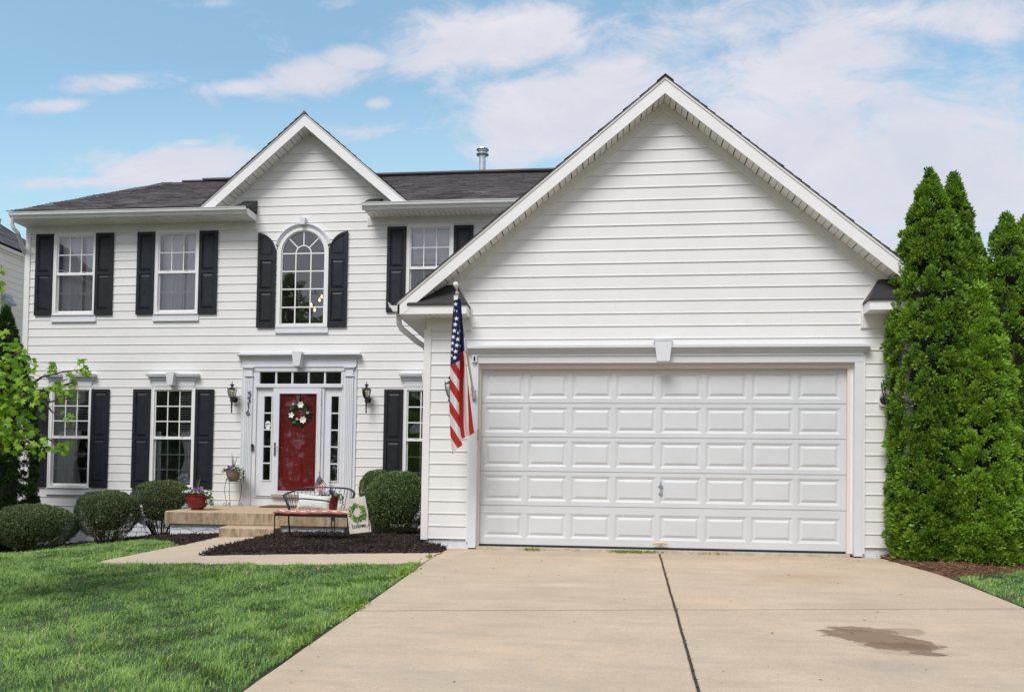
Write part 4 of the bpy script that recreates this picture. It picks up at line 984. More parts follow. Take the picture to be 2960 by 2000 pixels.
mb.build('slab',MPO,porch)
mb=MB(); slab3(mb,-4.80,-3.83,2.245,2.559,.088,.112,-.2,.02); mb.build('step',MPO,porch)
mb=MB(); x0,x1,y0=PX[0]+.07,PX[1]-.07,PY[0]+.07
mb.box(x0,x1,y0,PY[1],-.5,.119)
V=[];
for k in range(5):
    z1=.112-.1*k; 
    for j in range(14):
        a=x0+j*.4-(.2 if k%2 else 0); b=min(a+.4,x1); a=max(a,x0)
        if b-a<.02: continue
        mb.box(a+.004,b-.004,y0-.010-.004*random.random(),y0,z1-.094,z1)
mb.build('base_wall',W['brickw'],porch)
mb=MB()   # step cracks in the painted base
def crack(pts,w=.007): 
    q=[]
    for (a,b),(c_,d) in zip(pts,pts[1:]):
        for t in np.linspace(0,1,7)[:-1]: q.append((a+(c_-a)*t+random.uniform(-.006,.006),b+(d-b)*t+random.uniform(-.009,.009)))
    q.append(pts[-1]); ribbon(mb,q,[w*random.uniform(.3,1.1) for _ in q],y0-.0135,lambda u,v,w_:(u,w_,v),.001)
crack([(-5.87,.065),(-5.7,.06),(-5.55,.03),(-5.42,-.03),(-5.3,.01),(-5.15,.03),(-5.02,-.035),(-4.9,-.02),(-4.8,-.015)]); crack([(-5.3,.09),(-5.1,.075),(-5.02,.02)],.004)
crack([(-3.75,.04),(-3.5,.07),(-3.3,.065),(-3.2,.01),(-3.05,.05),(-2.85,.04),(-2.75,.01)])
mb.build('crack',W['iron'],porch)
# doormat
def onporch(px,py):
    r=ray(px,py); # plane z=.44-.05*(M-y)
    t=(.44-.05*M+.05*CAM[1]-CAM[2])/(r[2]-.05*r[1]); p=CAM+t*r; return float(p[0]),float(p[1])
a=onporch(749,1466.5); b=onporch(797,1458.6)
mb=MB(); y0m,y1m=a[1],min(b[1],4.42); xm=a[0]
V=[(xm,y0m,pz(y0m)+.004),(xm+1.15,y0m,pz(y0m)+.004),(xm+1.15,y1m,pz(y1m)+.004),(xm,y1m,pz(y1m)+.004)]
mb.add(V+[(x,y,z+.018) for x,y,z in V],[(0,3,2,1),(4,5,6,7),(0,1,5,4),(1,2,6,5),(2,3,7,6),(3,0,4,7)])
tag(mb.build('doormat',W['mat']),'brown coir doormat on the porch in front of the red door','doormat')
# ------------------------------------------------------------------ mulch beds
tri=walk[i0-6:i0+1]
bedR=[ghit(600,1608)]+[walk[i] for i in (4,3,2,1,0)]+[(-.42,-.10),(-.60,.02),(-.69,.02),(-.70,M),(PX[1],M),(PX[1],PY[0]+.1),(-3.83,PY[0]+.1),(-3.83,2.24)]+[walk[i] for i in range(i0-1,5,-1)]
def pxs(L_): return [ghit(*p) for p in L_]
bedL=pxs([(631,1553.5),(577,1566),(527,1577.5),(505,1577),(480,1569),(440,1565),(380,1566),(330,1570),(260,1575),(200,1582),(120,1590),(40,1597),(-60,1604)])+[(-11,1.),(-11,M),(PX[0],M),(PX[0],PY[0]),(-4.8,PY[0]+.1),(-4.8,2.26)]
bedT=[(5.27,.03),(5.32,-.12),(5.57,-1.25),(5.62,-1.55),(6.1,-1.2),(6.9,-.75),(7.9,-.65),(9.5,-.3),(9.5,3),(5.7,3),(5.6,.03)]
M_MUL=mat('mulch',(.022,.015,.013),.95,nscale=25,c2=(.045,.03,.024),bump=1,bscale=80,detail=8)
M_STR=mat('pine_straw',(.17,.085,.05),.95,nscale=25,c2=(.09,.05,.032),bump=1,bscale=80,detail=8)
def bed(poly,m,name,h=.05,edge=.12,cell=.06):
    xs=[p[0] for p in poly];ys=[p[1] for p in poly]
    X,Y=np.meshgrid(np.arange(min(xs)-.1,max(xs)+.1,cell),np.arange(min(ys)-.1,max(ys)+.1,cell))
    D=np.full(X.shape,9.)
    for i in range(len(poly)):
        a=np.array(poly[i]);b=np.array(poly[(i+1)%len(poly)]);d=b-a;L2=max(1e-9,d@d)
        t=np.clip(((X-a[0])*d[0]+(Y-a[1])*d[1])/L2,0,1); D=np.minimum(D,np.hypot(X-a[0]-t*d[0],Y-a[1]-t*d[1]))
    D=np.where(pip(poly,X,Y),D,-D)
    Z=gz(X,Y)+np.where(D>0,.012+h*np.clip(D/edge,0,1)**.6*(1+.35*fbm(X,Y,0,4.,5)),-.05*np.clip(-D/.05,0,1)+.01)
    n,m_=X.shape; idx=np.arange(n*m_).reshape(n,m_); Fq=np.stack([idx[:-1,:-1],idx[:-1,1:],idx[1:,1:],idx[1:,:-1]],-1).reshape(-1,4)
    keep=(D.ravel()[Fq]>-cell*1.2).all(1); Fq=Fq[keep]
    used=np.unique(Fq); rm=-np.ones(n*m_,int); rm[used]=np.arange(len(used))
    o=npmesh(name,np.stack([X,Y,Z],-1).reshape(-1,3)[used],rm[Fq],m,smooth=True); tag(o,kind='structure')
    return (X,Y,Z,D)
BR=bed(bedR,M_MUL,'mulch_bed'); BL=bed(bedL,M_MUL,'mulch_bed',.035); BT=bed(bedT,M_STR,'straw_bed',.03,.3)
def chips(B,n,name,m,lab,ln=(.02,.06),wd=.011,rowmax=.35,flat=.45):
    X,Y,Z,D=B; ok=np.argwhere(D>-.02); pick=ok[RNG.integers(0,len(ok),n)]
    j=(RNG.random((n,2))-.5)*.06
    P=np.stack([X[pick[:,0],pick[:,1]]+j[:,0],Y[pick[:,0],pick[:,1]]+j[:,1],Z[pick[:,0],pick[:,1]]+RNG.random(n)*.012],-1)
    d=rdir(n); d[:,2]*=flat; TV=[(-.5,0,0),(.5,0,0),(.4,1,.05),(-.4,1,0),(-.4,.1,.5),(.4,.05,.5),(.35,.95,.45),(-.3,.9,.5)]; TF_=[(0,3,2,1),(4,5,6,7),(0,1,5,4),(1,2,6,5),(2,3,7,6),(3,0,4,7)]
    S=RNG.uniform(ln[0],ln[1],n); wdt=RNG.uniform(.5,1.5,n)*wd
    TV=[(a,b,c_*.25) for a,b,c_ in TV]
    o=scatter(name,TV,TF_,P,d,rdir(n)+np.array([0,0,1.5]),S,m,width=wdt); tag(o,lab,'mulch',kind='stuff'); return o
MC=leafmat('mulch_chip',(.010,.007,.006),(.048,.032,.026),(.16,.10,.075),rough=.85,trans=0,spec=.3)
chips(BR,42000,'mulch_chips',MC,'dark shredded bark mulch around the bench and round bush'); chips(BL,22000,'mulch_chips',MC,'dark shredded bark mulch left of the walkway under the bushes')
MS=leafmat('straw',(.10,.05,.03),(.24,.13,.075),(.40,.27,.17),rough=.9,trans=0)
chips(BT,30000,'pine_straw',MS,'brown pine straw under the tall evergreens',(.03,.08),.004,flat=.3)
# ------------------------------------------------------------------ grass
def in_view(X,Y,Z,pad=140):
    v=np.stack([X,Y,Z],-1)-CAM; q=v@AX
    px=1480+F*q[:,0]/q[:,1]; py=CY-F*q[:,2]/q[:,1]; return (q[:,1]>.2)&(px>-pad)&(px<2960+pad)&(py>-pad)&(py<2000+pad)
def grass():
    n=1800000
    y=RNG.uniform(-8.0,4.2,n); x=RNG.uniform(-12.5,9.8,n)
    z=gz(x,y)+.012*fbm(x,y,0,1.1,3)
    ok=in_view(x,y,z,650)
    ok&=~pip(walk,x,y)&~pip(bedL,x,y)&~pip(bedR,x,y)&~pip(bedT,x,y)
    xo=x+.03*fbm(x,y,0,6,9)
    ok&=~((xo>-.47)&(xo<5.62)&(y<.05))&~((x>-.8)&(x<5.7)&(y>-.05))
    dist=np.hypot(x-CAM[0],y-CAM[1]); ok&=RNG.random(n)<np.clip(1.35-dist*.052,.38,1)*np.where(x>5,.8,1)
    cl=fbm(x,y,0,2.3,1); cl2=fbm(x,y,0,9.,4)
    ok&=RNG.random(n)<np.clip(.85+.35*cl2,0.25,1)
    x,y,z,cl,cl2,dist=(a[ok] for a in(x,y,z,cl,cl2,dist)); n=len(x)
    h=RNG.uniform(.022,.056,n)*(1+.35*cl+.42*cl2)*np.where(RNG.random(n)<.03,1.6,1.)
    az=RNG.uniform(0,2*PI,n)*.55+2.2*fbm(x,y,0,3.1,6)+1.1*fbm(x,y,0,11,8); lean=RNG.uniform(.25,1.15,n)
    dx,dy=np.cos(az)*lean,np.sin(az)*lean
    w=RNG.uniform(.0019,.0036,n)*(1+np.clip(dist-7,0,8)*.10)
    sa=az+PI/2+RNG.normal(size=n)*.5; sx,sy=np.cos(sa)*w,np.sin(sa)*w
    B=np.stack([x,y,z-.006],-1); h=h[:,None]
    D=np.stack([dx,dy,np.ones(n)],-1); Sd=np.stack([sx,sy,np.zeros(n)],-1)
    Mi=B+h*.55*np.stack([dx*.45,dy*.45,np.ones(n)],-1); Tp=B+h*np.stack([dx,dy,np.full(n,.85)],-1)
    V=np.stack([B-Sd,B+Sd,Mi+Sd*.75,Mi-Sd*.75,Tp],1).reshape(-1,3)
    k=np.arange(n)[:,None]*5
    Fa=np.concatenate([k+np.array([[0,1,2]]),k+np.array([[0,2,3]]),k+np.array([[3,2,4]])],0)
    yl=np.exp(-((x+2.6)**2+(y+5.3)**2)/.6)*.22
    rnd=np.clip(.38+.20*cl+.22*cl2+RNG.normal(size=n)*.22+.2*yl/.22*.8,0,.90); rnd=np.where(RNG.random(n)<.02,1.,rnd)
    o=npmesh('grass',V,Fa,leafmat('grass_blade',(.028,.12,.030),(.40,.60,.14),(.66,.58,.34),rough=.5,trans=.3,spec=.35),rnd=np.repeat(rnd,5)); tag(o,'short green lawn grass left of the driveway and at its right edge','grass',kind='stuff')
grass()
# ------------------------------------------------------------------ lanterns
LG=mat('lamp_glass',(.75,.72,.62),.25)
def lantern_proto():
    t=thing('wall_lantern','x','lamp')
    mb=MB(); P=[(-.07,-.06),(-.045,-.085),(.045,-.085),(.07,-.06),(.07,.06),(.045,.085),(-.045,.085),(-.07,.06)]
    mb.prism([(a+.012,b) for a,b in P],lambda u,v,w:(u,w,v),-.035,0); mb.build('mounting_block',W['vinyl'],t)
    mb=MB(); mb.lathe([(.06,0),(.058,.012),(.045,.02),(.02,.03)],(0,0,0),20); mb.v=[(a,-.035-c,b) for a,b,c in mb.v]
    mb.tube([(0,-.05,0),(0,-.10,-.02),(0,-.16,-.03)],.013,8); mb.build('back_plate',W['bronze'],t)
    ax,ay=0,-.185
    mb=MB(); mb.lathe([(.004,.352),(.006,.30),(.014,.297),(.04,.275),(.043,.268),(.03,.25),(.014,.243),(.018,.235),(.05,.21),(.072,.195),(.074,.186)],(ax,ay,0),8); mb.build('roof_cap',W['bronze'],t)
    mb=MB()
    for k in range(6):
        a=PI/3*k+PI/6; c_,s_=math.cos(a),math.sin(a)
        mb.tube([(ax+.086*c_,ay+.086*s_,.212),(ax+.083*c_,ay+.083*s_,.15),(ax+.07*c_,ay+.07*s_,.08),(ax+.044*c_,ay+.044*s_,.015)],.0055,5)
    for r,z in((.082,.186),(.046,.02)):
        pts=[(ax+r*math.cos(PI/3*k+PI/6),ay+r*math.sin(PI/3*k+PI/6),z) for k in range(7)]; mb.tube(pts,.006,5)
    mb.build('cage',W['bronze'],t)
    mb=MB(); pr=[(.078,.186),(.076,.14),(.066,.08),(.042,.02)]; n=6
    V=[(ax+r*math.cos(PI/3*k+PI/6),ay+r*math.sin(PI/3*k+PI/6),z) for r,z in pr for k in range(6)]
    mb.add(V,[(i*6+k,i*6+(k+1)%6,(i+1)*6+(k+1)%6,(i+1)*6+k) for i in range(3) for k in range(6)]); mb.build('glass',glassmat('lantern_glass',(.85,.83,.72),.12,.08),t)
    mb=MB(); mb.lathe([(.012,.03),(.014,.07),(.026,.10),(.024,.125),(.008,.142)],(ax,ay,0),12); mb.build('bulb',LG,t,smooth=True)
    mb=MB(); mb.lathe([(.042,.02),(.042,.008),(.03,-.002),(.034,-.01),(.026,-.022),(.04,-.032),(.04,-.045),(.022,-.06),(.019,-.07),(.011,-.23),(.018,-.24),(.018,-.25),(.009,-.262),(.006,-.29)],(ax,ay,0),14); mb.build('tail',W['bronze'],t)
    return t
lp=lantern_proto()
a=atY(682,1155.5,M-.02); b=atY(1066.7,1156.6,M-.02)
spots=[((a[0],M-.018,a[1]),'black carriage lantern on the siding left of the front door, beside the house number'),
 ((b[0],M-.018,b[1]),'black carriage lantern on the siding between the front door and the lower right shutter'),
 ((-.375,-.018,2.0),'black carriage lantern on the garage wall half hidden behind the hanging flag'),
 ((5.305,-.018,2.0),'black carriage lantern right of the garage door, half covered by the evergreen')]
for i,(loc,lab) in enumerate(spots):
    o=lp if i==0 else copy_tree(lp); o.location=loc; o['label']=lab; o['group']='black wall lanterns'
# ------------------------------------------------------------------ wreath
wc=atY(865.5,1197.5,M-.03); wr=thing('door_wreath','round green magnolia leaf wreath with white blooms hanging on the red door','wreath',(wc[0],M-.03,wc[1]))
n=230; th=RNG.uniform(0,2*PI,n); rr=RNG.uniform(.125,.205,n)
P=np.stack([wc[0]+rr*np.cos(th),np.full(n,M-.02)-RNG.uniform(0,.025,n),wc[1]+rr*np.sin(th)],-1)
ta=th+PI/2+RNG.normal(size=n)*.55*1.0-.5; D=np.stack([np.cos(ta),RNG.uniform(-.5,.1,n),np.sin(ta)],-1)
LF8=([(0,0,0),(.38,.3,.06),(.42,.6,.05),(0,1,-.05),(-.42,.6,.05),(-.38,.3,.06),(0,.5,-.03)],[(0,1,6),(1,2,6),(2,3,6),(3,4,6),(4,5,6),(5,0,6)])
scatter('leaves',LF8[0],LF8[1],P,D,np.tile([0,-1,0],(n,1))+RNG.normal(size=(n,3))*.35,RNG.uniform(.06,.09,n),leafmat('magnolia_leaf',(.03,.10,.05),(.12,.28,.14),trans=.05,spec=.4,rough=.45),wr,width=RNG.uniform(.04,.055,n))
FW=mat('petal_white',(.78,.76,.70),.6); FO=mat('petal_orange',(.7,.33,.14),.6)
def flower(px,py,s,n,Y,parent,m,name,cup=.35,m2=None):
    x,z=atY(px,py,Y); k=np.arange(n); a=k*2*PI/n+random.random()
    D=np.stack([np.cos(a),np.full(n,-cup)+.1*(k%2),np.sin(a)],-1)
    o=scatter(name,LF8[0],LF8[1],np.tile([x,Y,z],(n,1)).astype(float),D,np.tile([0.,-1,0],(n,1)),np.full(n,s),m,parent,width=s*.75)
    if m2: b=MB(); b.lathe([(.008,0),(.012,.008),(.006,.018)],(0,0,0),8); b.v=[(x+p,Y-.012-r,z+q) for p,q,r in b.v]; b.build('flower_centre',m2,o)
    return o
def wz(x,y): return 820+x/13.08,1140+y/13.08
for (x,y),s,k in (((650,390),.076,6),((300,780),.070,5),((740,960),.080,7)): flower(*wz(x,y),s,k,M-.075,wr,FW,'bloom')
for (x,y),s in (((365,360),.036),((915,690),.036),((515,930),.038)): flower(*wz(x,y),s,4,M-.07,wr,FW,'bud',.7,FO)
mb=MB(); mb.box(wc[0]-.02,wc[0]+.02,M-.008,M-.002,wc[1]+.18,2.66); mb.build('hanger',W['bronze'],wr)
# ------------------------------------------------------------------ american flag on a pole
def stripemat(name,u='u'):
    m_=bpy.data.materials.new(name); m_.use_nodes=True; nt=m_.node_tree;N=nt.nodes;L=nt.links;b=N['Principled BSDF']; b.inputs['Roughness'].default_value=.75; b.inputs['Specular IOR Level'].default_value=.2
    at=N.new('ShaderNodeUVMap'); sp=N.new('ShaderNodeSeparateXYZ'); L.new(at.outputs[0],sp.inputs[0])
    md=N.new('ShaderNodeMath'); md.operation='FLOORED_MODULO'; md.inputs[1].default_value=2; L.new(sp.outputs['X'],md.inputs[0])
    lt=N.new('ShaderNodeMath'); lt.operation='LESS_THAN'; lt.inputs[1].default_value=1; L.new(md.outputs[0],lt.inputs[0])
    mx=N.new('ShaderNodeMix'); mx.data_type='RGBA'; mx.inputs[6].default_value=(.78,.77,.76,1); mx.inputs[7].default_value=(.50,.035,.03,1); L.new(lt.outputs[0],mx.inputs[0])
    l2=N.new('ShaderNodeMath'); l2.operation='LESS_THAN'; l2.inputs[1].default_value=0; L.new(sp.outputs['Y'],l2.inputs[0])
    m2=N.new('ShaderNodeMix'); m2.data_type='RGBA'; m2.inputs[7].default_value=(.022,.035,.13,1); L.new(l2.outputs[0],m2.inputs[0]); L.new(mx.outputs[2],m2.inputs[6])
    L.new(m2.outputs[2],b.inputs['Base Color'])
    t=N.new('ShaderNodeBsdfTranslucent'); L.new(m2.outputs[2],t.inputs['Color']); ms=N.new('ShaderNodeMixShader'); ms.inputs[0].default_value=.25
    L.new(b.outputs[0],ms.inputs[1]); L.new(t.outputs[0],ms.inputs[2]); L.new(ms.outputs[0],N['Material Output'].inputs['Surface'])
    return m_
FM=stripemat('flag_cloth')
def cloth(name,rows,parent,m,ku=5,kv=5,yadd=None):
    """rows: grid of control points (px,py,Y,u,v) -> smooth interpolated sheet"""
    A=np.array(rows,float)                       # (r,c,5)
    def interp(A,k,ax):
        A=np.moveaxis(A,ax,0); n=len(A); out=[]
        for i in range(n-1):
            p0=A[max(i-1,0)];p1=A[i];p2=A[i+1];p3=A[min(i+2,n-1)]
            for j in range(k):
                t=j/k; out.append(.5*(2*p1+(-p0+p2)*t+(2*p0-5*p1+4*p2-p3)*t*t+(-p0+3*p1-3*p2+p3)*t**3))
        out.append(A[-1]); return np.moveaxis(np.array(out),0,ax)
    B=interp(interp(A,kv,0),ku,1); r,c=B.shape[:2]
    V=[]
    for i in range(r):
        for j in range(c):
            x,z=atY(B[i,j,0],B[i,j,1],B[i,j,2]); V.append((x,B[i,j,2],z))
    V=np.array(V); idx=np.arange(r*c).reshape(r,c); Fq=np.stack([idx[:-1,:-1],idx[1:,:-1],idx[1:,1:],idx[:-1,1:]],-1).reshape(-1,4)
    o=npmesh(name,V,Fq,m,parent,smooth=True); me=o.data; uv=me.uv_layers.new(name='UVMap'); li=np.empty(len(me.loops),np.int32); me.loops.foreach_get('vertex_index',li)
    uv.data.foreach_set('uv',B.reshape(-1,5)[li][:,3:5].astype(np.float32).ravel()); return o
def zf(x,y): return 1150+x*.5477,780+y*.5477
bx,bz=atY(*zf(400,655),-.08); tx,tz=atY(1317.6,822.7,-.95)
fl=thing('house_flag','american flag hanging limp from a white pole on the garage corner trim','flag',(bx,-.06,bz))
mb=MB(); P0=Vector((bx,-.10,bz+.01)); P1=Vector((tx,-.95,tz)); d=(P1-P0)
mb.tube([P0,P0+d*.5,P0+d*.965],[.0145,.0145,.012],10); mb.build('pole',mat('tan_pole',(.60,.52,.40),.4),fl)
mb=MB()
q=P0+d*.5
for t,r in((.965,.016),(.972,.022),(.978,.014),(.984,.024),(.99,.016)): mb.lathe([(r*.6,-.006),(r,0),(r*.6,.006)],tuple(P0+d*t),12)
for k in range(7): a=PI*k/6
mb.lathe([(.035*math.sin(PI*k/10)+.001,-.035*math.cos(PI*k/10)) for k in range(11)],tuple(P1),14); mb.build('finial',W['fascia'],fl,smooth=True)
mb=MB(); mb.box(bx-.022,bx+.022,-.05,-.036,bz-.09,bz+.06); mb.tube([(bx,-.045,bz-.05),(bx,-.085,bz-.02),tuple(P0+d*.06)],[.02,.024,.023],10); mb.tube([(bx-.035,-.08,bz-.01),(bx+.035,-.08,bz-.01)],.016,10); mb.build('bracket',W['galv'],fl)
mb=MB(); 
for t in(.93,.52): p=P0+d*t; mb.lathe([(.02,-.012),(.022,0),(.02,.012)],tuple(p),10)
mb.build('clip',W['fascia'],fl)
# cloth: left panel (canton then slanting stripes), right panel folded over it
def R_(pts): return [(*zf(x,y),Y,u,v) for x,y,Y,u,v in pts]
# u = stripe coordinate (even floor -> red), v<0 -> canton
left=[R_([(300,142,-.93,0,-3),(306,142,-.94,0,-3),(312,146,-.95,0,-3),(318,150,-.95,0,-3)]),
 R_([(291,220,-.84,0,-2.4),(303,225,-.90,0,-2.4),(314,225,-.92,0,-2.4),(322,225,-.90,0,-2.4)]),
 R_([(284,320,-.74,0,-1.6),(300,325,-.82,0,-1.6),(314,325,-.84,0,-1.6),(325,320,-.78,0,-1.7)]),
 R_([(280,420,-.68,0,-.8),(297,420,-.77,0,-.85),(312,418,-.80,0,-.9),(327,410,-.74,0,-1)]),
 R_([(277,503,-.64,1.0,-.03),(295,494,-.74,1.0,-.03),(311,486,-.77,1.0,-.03),(327,478,-.70,1.0,-.03)]),
 R_([(277,508,-.64,1.0,.03),(295,499,-.74,1.5,.03),(311,491,-.77,1.7,.03),(327,483,-.70,2.0,.03)]),
 R_([(276,600,-.62,3.0,1),(294,600,-.72,2.3,1),(311,600,-.75,1.7,1),(324,605,-.69,1.2,1)][::1]),
 R_([(274,700,-.60,4.7,2),(293,700,-.71,4.0,2),(309,700,-.74,3.4,2),(323,705,-.68,2.9,2)]),
 R_([(275,800,-.60,6.5,3),(293,805,-.70,5.7,3),(310,810,-.73,5.1,3),(326,815,-.67,4.7,3)]),
 R_([(278,880,-.60,7.9,4),(297,890,-.69,7.2,4),(318,895,-.72,6.4,4),(337,900,-.67,5.8,4)]),
 R_([(288,973,-.60,9.3,5),(302,955,-.68,8.6,5),(322,938,-.71,7.6,5),(340,925,-.67,6.7,5)])]
# make stripes continuous: direction runs down to the right
for i in range(5,len(left)):
    for j in range(4):
        px,py,Y,u,v=left[i][j]; x=(px-1150)/.5477; y=(py-780)/.5477
        left[i][j]=(px,py,Y,1.0+((y-508)-(x-277)*1.55)/62.,v)
fc=cloth('flag_cloth',left,fl,FM)
right=[R_([(318,150,-.93,0,-3),(323,150,-.94,0,-3),(329,156,-.93,0,-3),(333,165,-.90,0,-3)]),
 R_([(322,230,-.87,0,-2.2),(328,235,-.82,0,-2.2),(334,240,-.80,0,-2.2),(339,245,-.80,0,-2.2)]),
 R_([(326,330,-.76,0,-1.2),(332,330,-.68,0,-1.2),(340,330,-.70,0,-1.2),(346,335,-.70,0,-1.2)]),
 R_([(327,425,-.70,2.0,-.05),(333,427,-.62,2.5,-.05),(342,428,-.68,3.0,-.05),(350,428,-.64,3.0,-.05)]),
 R_([(327,432,-.70,2.0,.05),(333,434,-.62,2.5,.05),(342,434,-.68,2.9,.05),(351,434,-.64,3.3,.05)]),
 R_([(325,520,-.69,2.0,1),(337,520,-.60,2.6,1),(352,520,-.70,3.1,1),(361,525,-.62,3.5,1)]),
 R_([(323,640,-.68,2.0,2),(340,640,-.58,2.8,2),(358,640,-.70,3.7,2),(371,650,-.60,4.3,2)]),
 R_([(321,740,-.67,2.0,3),(343,745,-.57,2.9,3),(362,750,-.69,3.8,3),(382,755,-.58,4.6,3)]),
 R_([(321,820,-.67,2.0,4),(346,830,-.57,3.0,4),(368,838,-.68,4.0,4),(392,845,-.57,4.9,4)]),
 R_([(336,890,-.67,2.3,5),(353,884,-.58,3.0,5),(376,872,-.66,4.1,5),(398,855,-.56,5.0,5)])]
right=[[((1150+(327+((px-1150)/.5477-327)*(1+.14*min(1,i/5)))*.5477) if (px-1150)/.5477>333 else px,py,Y,u,v) for px,py,Y,u,v in row] for i,row in enumerate(right)]
cloth('flag_fold',right,fl,FM)
def star(mb,px,py,Y,s,rot=0,sx=1.):
    x,z=atY(px,py,Y); pts=[]
    for k in range(10):
        a=PI/2+k*PI/5+rot; r=s if k%2==0 else s*.4; pts.append((x+r*math.cos(a)*sx,Y,z+r*math.sin(a)))
    mb.add(pts+[(x,Y,z)],[(k,(k+1)%10,10) for k in range(10)])
mb=MB()
for x,y,s,sx in((305,181,.9,1),(298,213,.6,.4),(311,218,.6,.5),(309,257,1,1),(303,288,1,1),(298,321,1,.95),(292,354,1,.9),(288,387,.95,.8),(286,419,.9,.6),(316,366,.95,1),(311,398,1,1),(305,430,1,1),(300,463,1,1),(284,452,.8,.45),(317,333,.8,.45)):
    Yl=-.97+ (y-180)*.0006
    mb=MB(); star(mb,*zf(x,y),Yl,.033*s,random.uniform(-.2,.2),sx); mb.build('star',W['fascia'],fc)
for x,y,s,sx in((326,322,.8,.7),(328,402,.8,.6),(321,275,.6,.4)): mb=MB(); star(mb,*zf(x,y),-.80+(y-275)*.0006,.03*s,.2,sx); mb.build('star',W['fascia'],fc)
mb=MB(); x,z=atY(*zf(306,140),-.96); mb.tube([(x-.02,-.955,z+.01),(x+.02,-.955,z+.01),(x+.02,-.955,z-.035),(x-.02,-.955,z-.045),(x-.02,-.955,z+.01)],.008,4); mb.box(x-.018,x+.018,-.956,-.950,z-.035,z+.005); mb.build('header_tape',W['fascia'],fc)
x,z=atY(*zf(352,400),-.55); mb=MB(); mb.add([(x-.03,-.62,z+.06),(x+.0,-.56,z+.11),(x+.03,-.56,z-.06),(x-.015,-.62,z-.09)],[(0,1,2,3)]); mb.build('header_tape',W['fascia'],fc)
# ------------------------------------------------------------------ garden flag
BZ=-.04
TLc,TRc,BRc,BLc=[Vector((a,BZ,b)) for a,b in (atY(1000.2,1443.8,BZ),atY(1055.4,1433.1,BZ),atY(1072.9,1536,BZ),atY(1011,1542.7,BZ))]
def ban(s,t,off=0):
    w=.008*math.sin(s*9+t*3)*(1-.5*t)+.012*math.sin(t*5+1)*s
    p=TLc*(1-s)*(1-t)+TRc*s*(1-t)+BRc*s*t+BLc*(1-s)*t; return (p.x,p.y-w-off,p.z)
gx,gy=ghit(1072,1586); 
gf=thing('garden_flag','small cream garden flag reading Welcome under a green leaf wreath, on a thin black stake','flag',(gx,gy,float(gz(gx,gy))))
mb=MB(); n=12; V=[ban(i/n,j/n) for j in range(n+1) for i in range(n+1)]; V2=[(a,b+.003,c_) for a,b,c_ in V]
Fs=[(j*(n+1)+i,j*(n+1)+i+1,(j+1)*(n+1)+i+1,(j+1)*(n+1)+i) for j in range(n) for i in range(n)]
mb.add(V,Fs); mb.add(V2,[f[::-1] for f in Fs]); bn=mb.build('banner',mat('linen',(.60,.555,.49),.9,nscale=30,namt=.06,bump=.3,bscale=300),gf,smooth=True)
n=230; th=RNG.uniform(0,2*PI,n); rr=RNG.uniform(.21,.40,n); cs,ct=.50,.42
sm=cs+rr*np.cos(th)*1.02; tm=ct+rr*np.sin(th)*.60
P=np.array([ban(a,b,.0015+.00001*i) for i,(a,b) in enumerate(zip(sm,tm))]); ta=-(th)-PI/2+1.0+RNG.normal(size=n)*.5-.0
ta=-th+RNG.normal(size=n)*.5-.9
D=np.stack([np.cos(ta),np.zeros(n),np.sin(ta)],-1)
scatter('printed_wreath',[(a,b,0) for a,b,c_ in LF8[0]],LF8[1],P,D,np.tile([0.,-1,0],(n,1)),RNG.uniform(.028,.045,n),leafmat('printed_leaf',(.02,.055,.012),(.13,.26,.035),(.25,.42,.06),trans=0,rough=.9),bn,width=RNG.uniform(.016,.024,n))
mb=MB()
Tb=lambda u,v,w:(lambda p:(p[0],p[1],p[2]))(ban(u,1-v,.004+(-.0 if w>0 else .0)))
def ws_(pts,w0=.006,w1=.022): 
    q=smooth_pts(pts,7); m_=len(q)
    L3=[Vector(ban(a,1-b,.004)) for a,b in q]
    for i in range(m_-1):
        a,b=L3[i],L3[i+1]; d_=b-a
        nn=Vector((-d_.z,0,d_.x)); 
        if nn.length<1e-7: continue
        nn.normalize(); 
        down=max(0,-d_.z/max(d_.length,1e-6)); w=.0012+.0040*down
        mb.add([a+nn*w/1,b+nn*w/1,b-nn*w/1,a-nn*w/1],[(0,1,2,3)])
# cursive Welcome in banner coords (s to the right, v up)
def wl(l,x0,sc_=1.): return [(x0+a*sc_,.185+b*1.0) for a,b in l]
for l,x0 in (([(-.02,.075),(.015,.09),(.035,.04),(.05,-.035),(.075,-.05),(.105,.0),(.125,.055),(.128,.0),(.145,-.05),(.175,-.045),(.205,.02),(.215,.07)],.13),
             ([(.0,-.005),(.03,.015),(.045,.035),(.025,.045),(.008,.015),(.018,-.03),(.045,-.035),(.07,-.01)],.345),
             ([(.0,-.01),(.03,.04),(.05,.10),(.035,.125),(.02,.08),(.015,.0),(.025,-.04),(.05,-.035),(.07,-.01)],.41),
             ([(.05,.04),(.03,.05),(.01,.02),(.015,-.03),(.04,-.04),(.065,-.015)],.475),
             ([(.03,.045),(.008,.02),(.012,-.025),(.035,-.035),(.055,-.005),(.05,.035),(.03,.045),(.05,.03),(.075,.03)],.54),
             ([(.0,.035),(.008,-.03),(.02,.02),(.035,.045),(.045,.02),(.045,-.03),(.06,.02),(.075,.045),(.088,.02),(.09,-.02),(.105,-.035),(.12,-.01)],.62),
             ([(.0,-.005),(.03,.015),(.045,.035),(.025,.045),(.008,.015),(.018,-.03),(.045,-.035),(.08,.0)],.75)):
    ws_(wl(l,x0))
mb.build('lettering',W['iron'],bn)
mb=MB(); tp=Vector((atY(1061,1428,BZ)[0],BZ+.01,atY(1061,1428,BZ)[1])); ft=Vector((gx,gy,float(gz(gx,gy))-.05))
mb.tube([ft,tp],.005,6)
pts=[tp+Vector((.0,0,-.035))]
